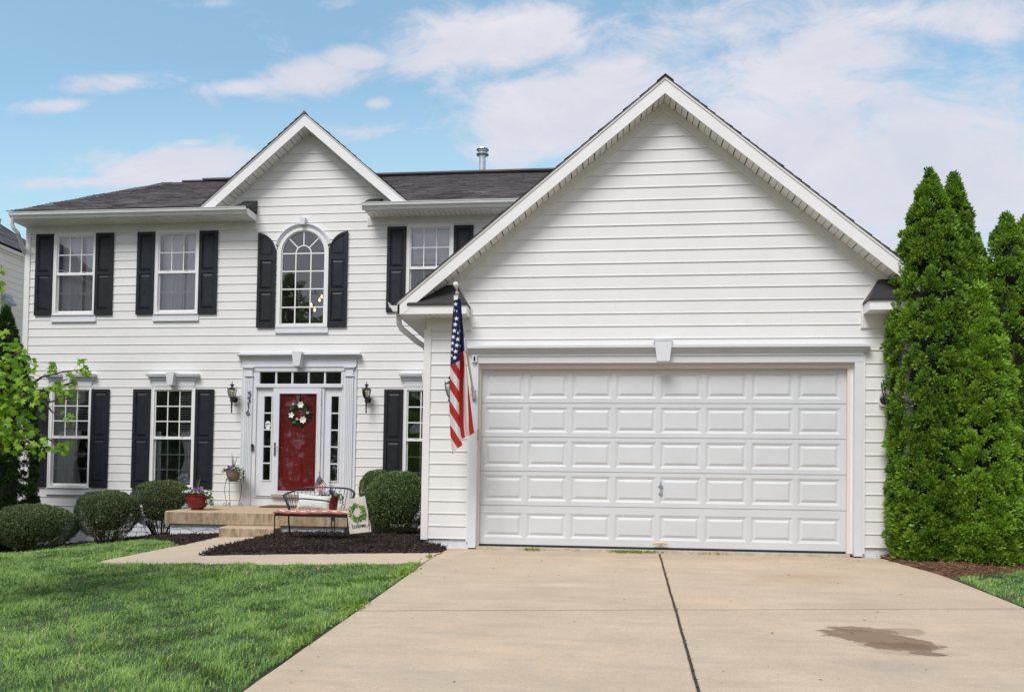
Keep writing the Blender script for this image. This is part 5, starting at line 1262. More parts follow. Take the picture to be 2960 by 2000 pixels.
for k in range(14): a=k*.48; r=.030*(1-k/18); pts.append(tp+Vector((r*math.sin(a)+.0,0,-.0+.0-r*math.cos(a)+.0)))
mb.tube(pts,.0035,5); mb.tube([tp+Vector((.0,0,-.033)),TRc+Vector((.012,.006,-.003)),TLc+Vector((-.0,.006,-.004))],.004,6); mb.tube([tp*.5+ft*.5,BLc*.3+BRc*.7+Vector((0,.01,.01))],.003,4); mb.build('stake',W['iron'],gf)
# ------------------------------------------------------------------ bench
def zb(x,y): return 760+x*.15922,1350+y*.15922
bn_=thing('garden_bench','black wrought iron garden bench with curved spindle back standing in the mulch','bench',(-2.6,1.0,-.08))
FY,BY=.72,1.22
def B_(px,py,Y): x,z=atY(px,py,Y); return Vector((x,Y,z))
fl_=B_(794,1487,FY); 
sz=fl_.z; fr_=Vector((B_(1040,1493,FY).x,FY,sz-.01)); bl=Vector((fl_.x+.02,BY+.05,sz)); br=Vector((fr_.x-.02,BY+.05,sz))
fm=Vector((B_(965,1491,FY).x,FY-.02,sz-.005))
mb=MB(); mb.tube([fl_,fl_*.5+fm*.5,fm,fr_],.018,6); mb.tube([fl_,bl,bl*.5+br*.5+Vector((0,.06,0)),br,fr_],.011,6)
for k in range(1,10): t=k/10; mb.tube([fl_*(1-t)+fr_*t,bl*(1-t)+br*t],.006,5)
mb.build('seat_frame',W['iron'],bn_)
def leg(pts,r=.010): q=MB(); q.tube(pts,r,6); q.build('leg',W['iron'],bn_)
g_=lambda x,y:float(gz(x,y))+.02
def P3(px,py,Y): return B_(px,py,Y)
leg([fl_,P3(*zb(212,1050),FY-.01),P3(*zb(205,1200),FY-.0),Vector((*ghit(*zb(212,1380)),0))+Vector((0,0,g_(*ghit(*zb(212,1380)))))])
q1=ghit(*zb(560,1330)); leg([bl+Vector((.02,-.1,0)),P3(*zb(468,1000),1.25),P3(*zb(490,1180),1.35),Vector((q1[0],q1[1],g_(*q1)))],.013)
q2=ghit(*zb(1275,1415)); mb=MB(); x,z=fm.x,fm.z; mb.box(x-.03,x+.03,FY-.045,FY-.03,z-.075,z+.0); mb.tube([(x-.025,FY-.035,z-.06),(q2[0]-.008,q2[1],g_(*q2)+.05),(q2[0],q2[1],g_(*q2)-.02)],.008,6); mb.tube([(x+.028,FY-.035,z-.06),(q2[0]+.012,q2[1],g_(*q2)+.05),(q2[0],q2[1],g_(*q2)-.02)],.008,6); mb.tube([(q2[0],q2[1],g_(*q2)+.06),(q2[0],q2[1],g_(*q2)-.03)],.014,6); mb.build('leg',W['iron'],bn_)
q3=ghit(*zb(1690,1365)); leg([br,P3(*zb(1600,1120),1.32),Vector((q3[0],q3[1],g_(*q3)))],.012)
rail=[(819.5,1431,.86),(826,1427.5,1.0),(840,1422,1.14),(860,1414.5,1.25),(884,1409.5,1.33),(910,1408,1.37),(940,1408,1.38),(970,1409.2,1.36),(998,1410.8,1.28),(1014,1414.5,1.15),(1022,1421,1.0),(1024.5,1428,.88),(1021,1436,.82)]
RP=[B_(a,b,c_) for a,b,c_ in rail]
mb=MB(); mb.tube(RP,[.014,.014,.013,.012,.012,.012,.012,.012,.013,.016,.018,.018,.014],8); mb.tube([RP[0],B_(826,1446,.84),B_(833,1462,.84),B_(836,1482,.86)],[.016,.016,.015,.013],7); mb.tube([RP[-1],B_(1019,1442,.82),B_(1016,1462,.84),B_(1012,1486,.86)],[.016,.016,.014,.012],7); mb.build('back_rail',W['iron'],bn_)
mb=MB(); 
def along(t):
    f=t*(len(RP)-1);i=min(int(f),len(RP)-2); return RP[i]*(1-(f-i))+RP[i+1]*(f-i)
for k in range(1,24):
    t=k/24; p=along(t); cx_=(fl_.x+fr_.x)/2; q=Vector((cx_+(p.x-cx_)*.84,.5*(p.y)+.5*1.12-.03,sz)); mb.tube([p,q],.0048,5)
mb.build('spindles',W['iron'],bn_)
# bench cushion
def cushmat():
    m_=mat('cushion_cloth',(.44,.16,.125),.85,bump=.2,bscale=200); nt=m_.node_tree;N=nt.nodes;L=nt.links
    tc=[n for n in N if n.type=='TEX_COORD'][0]; sp=N.new('ShaderNodeSeparateXYZ'); L.new(tc.outputs['Object'],sp.inputs[0])
    g=N.new('ShaderNodeNewGeometry'); s2=N.new('ShaderNodeSeparateXYZ'); L.new(g.outputs['Normal'],s2.inputs[0])
    w=N.new('ShaderNodeMath'); w.operation='MULTIPLY_ADD'; w.inputs[1].default_value=1; L.new(sp.outputs['Y'],w.inputs[0]); L.new(sp.outputs['X'],w.inputs[2])
    m1=N.new('ShaderNodeMath'); m1.operation='FLOORED_MODULO'; m1.inputs[1].default_value=.16; L.new(w.outputs[0],m1.inputs[0])
    l=N.new('ShaderNodeMath'); l.operation='LESS_THAN'; l.inputs[1].default_value=.07; L.new(m1.outputs[0],l.inputs[0])
    u=N.new('ShaderNodeMath'); u.operation='GREATER_THAN'; u.inputs[1].default_value=.6; L.new(s2.outputs['Z'],u.inputs[0])
    k=N.new('ShaderNodeMath'); k.operation='MULTIPLY'; L.new(l.outputs[0],k.inputs[0]); L.new(u.outputs[0],k.inputs[1])
    mx=N.new('ShaderNodeMix'); mx.data_type='RGBA'; mx.inputs[6].default_value=(.44,.16,.125,1); mx.inputs[7].default_value=(.66,.60,.52,1); L.new(k.outputs[0],mx.inputs[0]); L.new(mx.outputs[2],N['Principled BSDF'].inputs['Base Color']); return m_
cl_=B_(790,1483,FY-.03); mb=MB(); x0,x1=cl_.x,fr_.x-.02; z0=sz+.012
V=[];nx=24;prof=[(FY-.035,.0),(FY-.045,.02),(FY-.04,.045),(FY-.01,.055),(FY+.2,.062),(BY-.06,.05),(BY-.04,.02),(BY-.05,.0)]
for i in range(nx+1):
    t=i/nx
    for y,z in prof: V.append((x0+(x1-x0)*t+.0,y+.008*math.sin(17*t+y*9),z0+z*(1 if .01<t<.99 else .55)+.006*math.sin(9*t+2)+.004*math.sin(31*t)*(1 if z<.03 else .3)))
np_=len(prof); Fs=[(i*np_+j,(i+1)*np_+j,(i+1)*np_+(j+1)%np_,i*np_+(j+1)%np_) for i in range(nx) for j in range(np_)]+[tuple(range(np_)),tuple(nx*np_+j for j in range(np_))[::-1]]
mb.add(V,Fs); tag(mb.build('seat_cushion',cushmat(),smooth=True),'faded coral seat cushion with pale stripes lying on the iron bench','cushion')
# throw pillow
def pillowmat():
    m_=mat('pillow_cloth',(.72,.74,.70),.9); nt=m_.node_tree;N=nt.nodes;L=nt.links
    tc=[n for n in N if n.type=='TEX_COORD'][0]; sp=N.new('ShaderNodeSeparateXYZ'); L.new(tc.outputs['Object'],sp.inputs[0])
    def mth(op,a,b=None):
        q=N.new('ShaderNodeMath'); q.operation=op
        for i,v in enumerate((a,b)):
            if v is None: continue
            if isinstance(v,(int,float)): q.inputs[i].default_value=v
            else: L.new(v,q.inputs[i])
        return q.outputs[0]
    z=sp.outputs['Z']; row=mth('FLOORED_MODULO',z,.0165); r1=mth('LESS_THAN',row,.0085)
    ri=mth('FLOOR',mth('DIVIDE',z,.0165)); xo=mth('ADD',sp.outputs['X'],mth('MULTIPLY',ri,.0113)); d1=mth('LESS_THAN',mth('FLOORED_MODULO',xo,.0226),.011)
    dash=mth('MULTIPLY',r1,d1); band=mth('LESS_THAN',mth('ABSOLUTE',mth('SUBTRACT',z,.028)),.013); nb=mth('GREATER_THAN',mth('ABSOLUTE',mth('SUBTRACT',z,.028)),.026)
    dash=mth('MULTIPLY',dash,nb)
    mx=N.new('ShaderNodeMix'); mx.data_type='RGBA'; mx.inputs[6].default_value=(.72,.74,.70,1); mx.inputs[7].default_value=(.12,.20,.17,1); L.new(dash,mx.inputs[0])
    m2=N.new('ShaderNodeMix'); m2.data_type='RGBA'; m2.inputs[7].default_value=(.03,.045,.065,1); L.new(band,m2.inputs[0]); L.new(mx.outputs[2],m2.inputs[6]); L.new(m2.outputs[2],N['Principled BSDF'].inputs['Base Color']); return m_
mb=MB(); nx,nz=24,14; V=[];hw_,hh=.255,.112
for side in(-1,1):
    for j in range(nz+1):
        for i in range(nx+1):
            u=i/nx*2-1;v=j/nz*2-1; th=.065*((1-u**4)*(1-v**4))**.55
            V.append((u*hw_*(1-.07*(1-v*v)*abs(u)),side*th,v*hh*(1-.12*(1-u*u)*0-.0)*(1-.08*(1-abs(u))*0)+.012*abs(u)**3*v))
n1=(nx+1)*(nz+1)
Fs=[(j*(nx+1)+i,j*(nx+1)+i+1,(j+1)*(nx+1)+i+1,(j+1)*(nx+1)+i) for j in range(nz) for i in range(nx)]; mb.add(V,Fs+[tuple(n1+q for q in f[::-1]) for f in Fs])
pc=B_(906,1449,1.0); pil=mb.build('throw_pillow',pillowmat(),smooth=True); pil.location=(pc.x,1.02,sz+.19); pil.rotation_euler=(R(-16),R(4),R(6)); tag(pil,'white lumbar pillow with green dashes and a dark stripe leaning on the bench back','pillow')
# ------------------------------------------------------------------ potted flowers
LV=leafmat('potted_leaf',(.035,.10,.02),(.14,.26,.05),trans=.2); PUR=leafmat('petunia',(.10,.03,.24),(.30,.16,.50),(.5,.4,.7),trans=.2); WHI=leafmat('white_bloom',(.70,.72,.66),(.85,.86,.82),trans=.2); SPK=leafmat('spike_leaf',(.05,.09,.02),(.22,.27,.09),trans=.2)
def potted(name,label,base,prof,m,rim,spill,npur,spikes,sh,seed,right=1.0,scale=1.0):
    t=thing(name,label,'flower pot',base,'potted flowers on the porch'); mb=MB(); mb.lathe(prof+[(prof[-1][0]-.015,prof[-1][1]-.01),(.02,prof[-1][1]-.03)],base,28); mb.build('pot',m,t,smooth=False)
    top=base[2]+prof[-1][1]; rg=np.random.default_rng(seed); b=np.array(base)
    n=900; a=rg.uniform(0,2*PI,n); r=rim*np.sqrt(rg.random(n))*1.25; h=.09*(1-(r/rim/1.3)**2)*rg.random(n)+.0
    P=np.stack([b[0]+r*np.cos(a),b[1]+r*np.sin(a),top+h],-1)
    # trailing stems
    T=[]
    for (ang,length,cnt) in spill:
        for k in range(cnt):
            s=rg.random()**.8*length; rr_=rim*1.02+.05*math.sin(min(s,.1)/.1*PI/2)+.02*rg.normal(); aa=ang+.12*rg.normal(); T.append((b[0]+rr_*math.cos(aa)+.25*s*math.cos(ang)*.5,b[1]+rr_*math.sin(aa),top+.02-max(0,s-.04)*.95+.012*rg.normal()))
    T=np.array(T) if T else np.zeros((0,3)); Q=np.concatenate([P,T]); n=len(Q)
    D=rg.normal(size=(n,3)); D[:,2]=abs(D[:,2])*.6; 
    scatter('foliage',LEAF[0],LEAF[1],Q,D,rg.normal(size=(n,3)),rg.uniform(.014,.028,n)*scale,LV,t,width=rg.uniform(.010,.018,n)*scale)
    k=int(len(T)*.22)+40; idx=rg.choice(len(Q),k,p=np.r_[np.full(len(P),1.),np.full(len(T),2.5)]/(len(P)+2.5*len(T))); W_=Q[idx]+rg.normal(size=(k,3))*.012+np.array([0,-.012,.012])
    five=[];
    m5=np.repeat(W_,5,0); a5=np.tile(np.arange(5)*2*PI/5,k); tilt=rg.normal(size=(k,3))*.5+np.array([0,-1.,.5]); tilt=nrm(tilt); u_=nrm(np.cross(tilt,np.array([0,0,1.]))); v_=np.cross(tilt,u_)
    D5=np.repeat(u_,5,0)*np.cos(a5)[:,None]+np.repeat(v_,5,0)*np.sin(a5)[:,None]
    scatter('white_flowers',LEAF[0],LEAF[1],m5,D5,np.repeat(tilt,5,0),.013*scale,WHI,t,width=.012*scale)
    if npur:
        a=rg.uniform(PI,2*PI,npur); r=rim*rg.uniform(.3,1.05,npur); C_=np.stack([b[0]+r*np.cos(a),b[1]+r*np.sin(a)-.01,top+.03+.07*rg.random(npur)],-1)
        tl=nrm(rg.normal(size=(npur,3))*.35+np.array([0,-1.,.35])); u_=nrm(np.cross(tl,np.array([0,0,1.]))); v_=np.cross(tl,u_); a5=np.tile(np.arange(5)*2*PI/5,npur)
        D5=np.repeat(u_,5,0)*np.cos(a5)[:,None]+np.repeat(v_,5,0)*np.sin(a5)[:,None]+np.repeat(tl,5,0)*.25
        fo=scatter('purple_flowers',[(0,0,0),(.45,.6,.0),(.3,1,.05),(-.3,1,.05),(-.45,.6,0)],[(0,1,2),(0,2,3),(0,3,4)],np.repeat(C_,5,0),D5,np.repeat(tl,5,0),.027*scale,PUR,t,width=.03*scale)
    mb=MB(); 
    for k in range(spikes):
        a=rg.uniform(0,2*PI); ln=sh*rg.uniform(.6,1.05); tip=np.array([math.cos(a)*rg.uniform(.05,.45),math.sin(a)*.3,1.]); 
        pts=[];ww=[]
        for j in range(6):
            s=j/5; pts.append(Vector((b[0]+.01*math.cos(a)+tip[0]*ln*s*s*.9,b[1]+tip[1]*ln*s*s*.6,top+ln*s*(1-.12*s*abs(tip[0])*2)))); ww.append(.006*(1-s)+.0006)
        for j in range(5):
            d_=Vector((1,0,0)); mb.add([pts[j]-d_*ww[j],pts[j]+d_*ww[j],pts[j+1]+d_*ww[j+1],pts[j+1]-d_*ww[j+1]],[(0,1,2,3)])
    o=mb.build('spike_leaves',SPK,t); at=o.data.attributes.new('rnd','FLOAT','POINT'); at.data.foreach_set('value',np.repeat(rg.random(len(o.data.vertices)//4),4).astype(np.float32))
    return t
bx_,by_=onporch(570,1473); 
potted('flower_pot','glossy red pot with purple petunias and trailing white flowers on the porch corner',(bx_,by_,pz(by_)),[(.10,0),(.105,.015),(.10,.02),(.15,.06),(.185,.12),(.20,.19),(.20,.225),(.195,.23),(.21,.24),(.222,.285),(.228,.29)],W['terrac'],.19,[(-.3,.26,260),(0,.3,120),(PI*.95,.06,60)],7,6,.36,3,scale=1.25)
sx_,sy_=onporch(673,1461.5); sh_=.52; zs_=pz(sy_)
ps=thing('plant_stand','tall black wire plant stand with three scrolled legs on the porch','plant stand',(sx_,sy_,zs_))
for k,a in enumerate((PI*1.02,-PI/2,-.02)):
    c_,s_=math.cos(a),math.sin(a); pts=[]
    for r,z in((.135,.525),(.155,.46),(.17,.36),(.168,.26),(.15,.15),(.125,.07),(.118,.035),(.13,.008),(.155,.0),(.18,.01),(.188,.04),(.17,.062),(.148,.055),(.14,.03)): pts.append((sx_+r*c_,sy_+r*s_,zs_+z))
    mb=MB(); mb.tube(pts,.0052,6); mb.build('leg',W['iron'],ps)
mb=MB()
for r,z in((.145,.525),(.085,.475)): mb.tube([(sx_+r*math.cos(k*PI/12),sy_+r*math.sin(k*PI/12),zs_+z) for k in range(25)],.004,5)
for k in range(12): a=k*PI/6; mb.tube([(sx_+.14*math.cos(a),sy_+.14*math.sin(a),zs_+.52),(sx_+.12*math.cos(a+.15),sy_+.12*math.sin(a+.15),zs_+.47),(sx_+.085*math.cos(a+.3),sy_+.085*math.sin(a+.3),zs_+.478)],.003,4)
mb.build('basket_ring',W['iron'],ps)
potted('flower_pot','taupe pot with purple and white flowers on top of the tall wire stand',(sx_,sy_,zs_+.482),[(.075,0),(.085,.01),(.10,.03),(.125,.08),(.14,.14),(.143,.165),(.15,.175),(.15,.20)],W['taupe'],.14,[(-.25,.26,260),(-.05,.14,120),(PI,.10,80),(PI*.9,.03,40)],8,12,.38,5,scale=1.15)
rx_,ry_=-2.98,3.0
x_,z_=atY(957,1437,3.0); rx_=x_
potted('flower_pot','red pot of white flowers seen behind the bench back, holding a small flag',(rx_,ry_,pz(ry_)),[(.085,0),(.09,.02),(.105,.10),(.125,.22),(.125,.24),(.135,.245),(.142,.28)],W['terrac'],.13,[(-.1,.12,160),(-.1,.22,60),(PI,.03,60),(-PI/2,.05,80)],4,7,.36,8,scale=1.25)
# small flag in that pot
SY=2.85
sf=thing('small_flag','small american stick flag planted in the red pot behind the bench','flag',(rx_-.12,ry_-.05,.62))
mb=MB(); a=B_(*zb(1012,88),SY); b=B_(*zb(1085,520),SY+.1); mb.tube([a,b],.004,5); mb.tube([a+Vector((0,0,-.015)),a+Vector((0,0,.012))],[.008,.003],6); mb.build('stick',mat('gilt',(.35,.25,.08),.4),sf)
def sfp(x,y,Y,u,v): px,py=zb(x,y); return (px,py,Y,u,v)
rows=[]
TL_,TR_,BR_,BL_=(1016,128),(1150,330),(1048,502),(928,352)
nr,nc=7,7
for i in range(nr):
    t=i/(nr-1); row=[]
    for j in range(nc):
        s=j/(nc-1); x=TL_[0]*(1-s)*(1-t)+TR_[0]*s*(1-t)+BR_[0]*s*t+BL_[0]*(1-s)*t; y=TL_[1]*(1-s)*(1-t)+TR_[1]*s*(1-t)+BR_[1]*s*t+BL_[1]*(1-s)*t
        x+=8*math.sin(t*6+1); y+=8*math.sin(s*5)
        row.append(sfp(x,y,SY-.01-.02*math.sin(s*7+t*3),13*t,1))
    rows.append(row)
sc2=cloth('flag_cloth',rows,sf,FM,6,4)
Vb=MB(); n=5
def sfq(s,t,off):
    x=TL_[0]*(1-s)*(1-t)+TR_[0]*s*(1-t)+BR_[0]*s*t+BL_[0]*(1-s)*t; y=TL_[1]*(1-s)*(1-t)+TR_[1]*s*(1-t)+BR_[1]*s*t+BL_[1]*(1-s)*t
    x+=8*math.sin(t*6+1); y+=8*math.sin(s*5); Y=SY-.01-.02*math.sin(s*7+t*3)-off; q=B_(*zb(x,y),Y); return (q.x,q.y,q.z)
V=[sfq(.44*i/n,.54*j/n,.004) for j in range(n+1) for i in range(n+1)]; Vb.add(V,[(j*(n+1)+i,j*(n+1)+i+1,(j+1)*(n+1)+i+1,(j+1)*(n+1)+i) for j in range(n) for i in range(n)]); Vb.build('canton',mat('flag_blue',(.022,.035,.13),.8),sc2)
Vb=MB()
for i in range(6):
    for j in range(5):
        s=.44*(i+.5+(.0 if j%2 else .25))/6.4; t=.54*(j+.5)/5; p=sfq(s,t,.007); r=.0055; Vb.add([(p[0]-r,p[1],p[2]),(p[0],p[1],p[2]-r),(p[0]+r,p[1],p[2]),(p[0],p[1],p[2]+r)],[(0,1,2,3)])
Vb.build('star',W['fascia'],sc2)
# ------------------------------------------------------------------ clipped bushes
BOX=leafmat('boxwood_leaf',(.020,.050,.018),(.21,.31,.09),(.52,.54,.17),rough=.42,trans=.12,spec=.5)
BOX2=leafmat('holly_leaf',(.020,.045,.020),(.19,.26,.09),(.50,.44,.16),rough=.4,trans=.12,spec=.5)
def bush(label,px0,px1,pyt,pyb,Yc,m,seed,squash=.75,legs=.25,n=26000,lf=.022,sq=2.6,flat=1.,hole=None,dy=None):
    """px box of the bush at centre depth Yc"""
    xa,zt=atY(px0,(pyt+pyb)/2,Yc); xb,_=atY(px1,(pyt+pyb)/2,Yc); cx=(xa+xb)/2; rx=(xb-xa)/2; _,zt=atY((px0+px1)/2,pyt,Yc); zb_=atY((px0+px1)/2,pyb,Yc-rx*.3)[1]
    zb_=max(zb_,float(gz(cx,Yc))-.02); ry=rx*squash if dy is None else dy
    t=thing('round_bush',label,'bush',(cx,Yc,zb_),'clipped bushes along the front of the house'); rg=np.random.default_rng(seed); H=zt-zb_; cz=zb_+H*(.5+legs*.12); rz_=zt-cz; rzb=cz-zb_-legs*H*.35
    d=rg.normal(size=(n,3)); d=nrm(d)
    e=2/sq; sg=np.sign(d); q=sg*np.abs(d)**e*1.0; q=q/np.maximum((np.abs(q)**sq).sum(1)**(1/sq),1e-6)[:,None]
    lump=1+.045*fbm(d[:,0]*2,d[:,1]*2,d[:,2]*2,2.1,seed)+.02*fbm(d[:,0]*2,d[:,1]*2,d[:,2]*2,7,seed+1)
    depth=1-np.abs(rg.normal(size=n))*.045*1.0
    r=lump*depth; low=np.clip(-q[:,2],0,1)
    P=np.stack([cx+q[:,0]*rx*r*(1-.18*low),Yc+q[:,1]*ry*r*(1-.18*low),cz+np.where(q[:,2]>0,rz_,rzb)*q[:,2]*r],-1)
    keep=~((q[:,2]<-.25)&(rg.random(n)<.35+.5*low)); P=P[keep]; dd=d[keep]; n=len(P)
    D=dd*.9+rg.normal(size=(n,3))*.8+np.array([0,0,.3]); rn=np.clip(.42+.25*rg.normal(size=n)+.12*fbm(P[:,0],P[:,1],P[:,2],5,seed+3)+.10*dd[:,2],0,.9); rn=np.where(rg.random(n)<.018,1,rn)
    scatter('foliage',LEAF[0],LEAF[1],P,D,dd+rg.normal(size=(n,3))*.6,rg.uniform(.7,1.25,n)*lf,m,t,rn,width=rg.uniform(.7,1.2,n)*lf*.72)
    # inner twigs and a solid heart, its dark colour standing for inner shade
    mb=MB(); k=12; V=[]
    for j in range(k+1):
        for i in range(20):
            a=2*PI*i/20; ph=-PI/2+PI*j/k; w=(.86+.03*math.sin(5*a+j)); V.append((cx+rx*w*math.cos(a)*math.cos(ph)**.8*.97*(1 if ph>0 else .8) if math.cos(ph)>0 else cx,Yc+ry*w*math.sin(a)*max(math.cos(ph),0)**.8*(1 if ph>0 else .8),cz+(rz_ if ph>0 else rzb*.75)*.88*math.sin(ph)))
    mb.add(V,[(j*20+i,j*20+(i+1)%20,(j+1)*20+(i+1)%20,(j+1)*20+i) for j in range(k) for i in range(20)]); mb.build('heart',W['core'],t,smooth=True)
    mb=MB(); r2=random.Random(seed)
    for k in range(46):
        a=r2.uniform(0,2*PI); rr=r2.uniform(.05,.18); b0=(cx+rx*rr*math.cos(a),Yc+ry*rr*math.sin(a),zb_-.05); a2=a+r2.uniform(-.5,.5); R2=r2.uniform(.45,.93)
        b1=(cx+rx*R2*.55*math.cos(a2),Yc+ry*R2*.55*math.sin(a2),zb_+H*r2.uniform(.12,.2)); b2=(cx+rx*R2*math.cos(a2),Yc+ry*R2*math.sin(a2),zb_+H*r2.uniform(.3,.5))
        mb.tube([b0,b1,b2],[.012,.007,.004],4)
    mb.build('stems',W['bark'],t)
    return t
bush('low wide clipped bush at the far left in front of the white block foundation',-12,211,1458,1596,2.15,BOX2,21,squash=.8,legs=.10,n=42000,sq=2.3)
bush('round clipped bush below the gap between the two lower left windows',228,391,1417,1577,2.6,BOX2,22,legs=.35,n=32000,sq=2.5)
bush('clipped bush touching the left side of the porch under the second window',389,546,1390,1562,3.45,BOX2,23,legs=.55,n=32000,sq=2.7)
bush('smaller clipped bush mostly hidden behind the big round bush by the garage corner',1040,1140,1358,1500,3.7,BOX,24,n=16000,sq=2.3)
bush('large round clipped bush between the garden flag and the garage corner',1058,1240,1361,1558,2.5,BOX,25,legs=.16,n=46000,sq=2.25,squash=.85)
# ------------------------------------------------------------------ arborvitae
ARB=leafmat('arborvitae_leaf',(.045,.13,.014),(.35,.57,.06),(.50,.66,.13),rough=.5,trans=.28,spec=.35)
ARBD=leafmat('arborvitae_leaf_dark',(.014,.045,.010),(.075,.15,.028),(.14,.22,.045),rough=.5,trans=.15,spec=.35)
SPRAY=([(0,0,0),(.16,.3,.03),(.42,.62,.10),(.13,.55,.05),(.0,1,.14),(-.13,.55,.05),(-.42,.62,.10),(-.16,.3,.03)],[(0,1,3),(1,2,3),(0,3,5),(3,4,5),(0,5,7),(5,6,7)])
def arbor(label,cones,m,seed,nclump,leaves=75,group=None,lf=.085,pw=5.5,tn=0.):
    """cones: (cx,cy,z0,z1,r) spindle profiles merged in one crown"""
    c0=cones[0]; t=thing('arborvitae',label,'tree',(c0[0],c0[1],c0[2]),group); rg=np.random.default_rng(seed)
    Ps=[];Ds=[];Rn=[]
    tot=sum((c[3]-c[2])*c[4] for c in cones)
    def rad(h,r): return r*np.clip(1.04*(1-np.clip(h,0,1)**pw)**.95*np.minimum(1,.84+h*1.3),.0,None)
    for ci,(cx,cy,z0,z1,r) in enumerate(cones):
        n=int(nclump*(z1-z0)*r/tot); h=1-(1-rg.random(n))**1.15*1.0; h=rg.beta(1,1.25,n); a=rg.uniform(0,2*PI,n)
        R0=rad(h,r)*(1+.10*fbm(np.cos(a)*2,np.sin(a)*2,h*6,1.6,seed+ci)+.05*rg.normal(size=n)); 
        C=np.stack([cx+R0*np.cos(a)*.97,cy+R0*np.sin(a)*.97,z0+.02+h*(z1-z0)*.985],-1)
        # drop clumps buried in a neighbouring cone
        keep=np.ones(n,bool)
        for cj,(x2,y2,a0,a1,r2) in enumerate(cones):
            if cj==ci: continue
            hh=(C[:,2]-a0)/(a1-a0); keep&=~((np.hypot(C[:,0]-x2,C[:,1]-y2)<.80*rad(hh,r2))&(hh<1)&(hh>0))
        C=C[keep];a=a[keep];n=len(C)
        cd=nrm(np.stack([np.cos(a),np.sin(a),.35+.6*rg.random(n)],-1)+rg.normal(size=(n,3))*.25)
        k=leaves; rho=np.repeat(rg.uniform(.035,.085,n),k); cdk=np.repeat(cd,k,0)
        dd=nrm(rg.normal(size=(n*k,3))+cdk*.9); dd[:,2]*=1.0
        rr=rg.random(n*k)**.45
        # sprays are flattened fans turned on edge
        fan=np.repeat(nrm(rg.normal(size=(n,3))*np.array([1,1,.35])),k,0); dd=nrm(dd-fan*(dd*fan).sum(1)[:,None]*.45)
        P=np.repeat(C-cd*.05,k,0)+dd*(rho*rr)[:,None]
        D=dd*1.0+cdk*.35+rg.normal(size=(n*k,3))*.28+np.array([0,0,.30])
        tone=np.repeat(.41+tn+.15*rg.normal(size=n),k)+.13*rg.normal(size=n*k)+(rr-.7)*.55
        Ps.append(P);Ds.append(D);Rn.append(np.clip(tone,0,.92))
    P=np.concatenate(Ps);D=np.concatenate(Ds);Rn=np.concatenate(Rn); n=len(P); Rn=np.where(rg.random(n)<.004,1,Rn)
    ok=P[:,2]>gz(P[:,0],P[:,1])+.01; P,D,Rn=P[ok],D[ok],Rn[ok]; n=len(P)
    up=rg.normal(size=(n,3)); S=rg.uniform(.55,1.15,n)*lf
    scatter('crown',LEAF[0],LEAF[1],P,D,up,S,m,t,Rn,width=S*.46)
    mb=MB()
    for cx,cy,z0,z1,r in cones:
        mb.tube([(cx,cy,z0-.1),(cx+.02,cy,z0+(z1-z0)*.4),(cx,cy,z0+(z1-z0)*.9)],[.07,.045,.012],8)
        r2=random.Random(seed)
        for k in range(60):
            h=r2.uniform(.02,.9); a=r2.uniform(0,2*PI); rr=float(rad(np.array(h),r))*.85; z=z0+h*(z1-z0)
            mb.tube([(cx,cy,z-.1),(cx+rr*.6*math.cos(a),cy+rr*.6*math.sin(a),z+.0),(cx+rr*math.cos(a),cy+rr*math.sin(a),z+.12)],[.012,.008,.004],4)
    mb.build('trunk',W['bark'],t)
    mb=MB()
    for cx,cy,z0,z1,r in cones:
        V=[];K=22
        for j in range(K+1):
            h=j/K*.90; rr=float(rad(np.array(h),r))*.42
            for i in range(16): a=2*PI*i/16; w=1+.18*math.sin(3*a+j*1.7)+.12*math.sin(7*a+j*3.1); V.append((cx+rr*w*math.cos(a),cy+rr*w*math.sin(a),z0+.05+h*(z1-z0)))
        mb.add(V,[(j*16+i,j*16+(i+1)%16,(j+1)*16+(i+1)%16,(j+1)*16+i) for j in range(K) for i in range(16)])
    mb.build('inner_shade_shell',W['core'],t)  # solid dark shell: blocks see-through and darkens the gaps between clumps
    return t
def top(px,py,Y): return atY(px,py,Y)
YA=-.22
def pxx(px,Y): return atY(px,1200,Y)[0]
xa,za=top(2685,482,YA); xb_,zb2_=top(2749,495,YA+.1)
GR='tall evergreens beside the garage'
arbor('tallest evergreen with two pointed tops, nearest the garage wall',[(pxx(2685,YA),YA,-.03,za,.45),(pxx(2757,YA+.1),YA+.12,-.03,zb2_,.40),(pxx(2686,YA),YA-.0,-.03,2.45,.45)],ARB,31,3300,92,GR,.05,tn=-.04)  # leaf tone lowered against the front tree, standing in for shade
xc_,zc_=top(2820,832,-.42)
arbor('shorter evergreen standing in front, between the two tall ones',[(xc_+.03,-.50,-.05,zc_+.03,.37),(xc_+.05,-.48,-.05,1.5,.41)],ARB,32,1350,95,GR,.05,pw=4.2,tn=.20)  # leaf tone raised to part this tree from its neighbours, in place of shading
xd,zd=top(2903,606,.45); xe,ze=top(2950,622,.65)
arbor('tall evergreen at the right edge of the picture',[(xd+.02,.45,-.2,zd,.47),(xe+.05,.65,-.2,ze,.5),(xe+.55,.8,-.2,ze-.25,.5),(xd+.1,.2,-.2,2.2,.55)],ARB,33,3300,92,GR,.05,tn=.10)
xf,zf_=top(2838,704,1.6)
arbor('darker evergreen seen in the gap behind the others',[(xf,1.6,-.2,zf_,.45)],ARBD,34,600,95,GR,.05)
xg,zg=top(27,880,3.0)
arbor('dark narrow evergreen at the left edge before the house corner',[(xg-.05,3.0,-.65,zg,.58),(xg-.30,2.6,-.7,zg-1.9,.72)],ARBD,35,1300,130,None,.05,3.2)
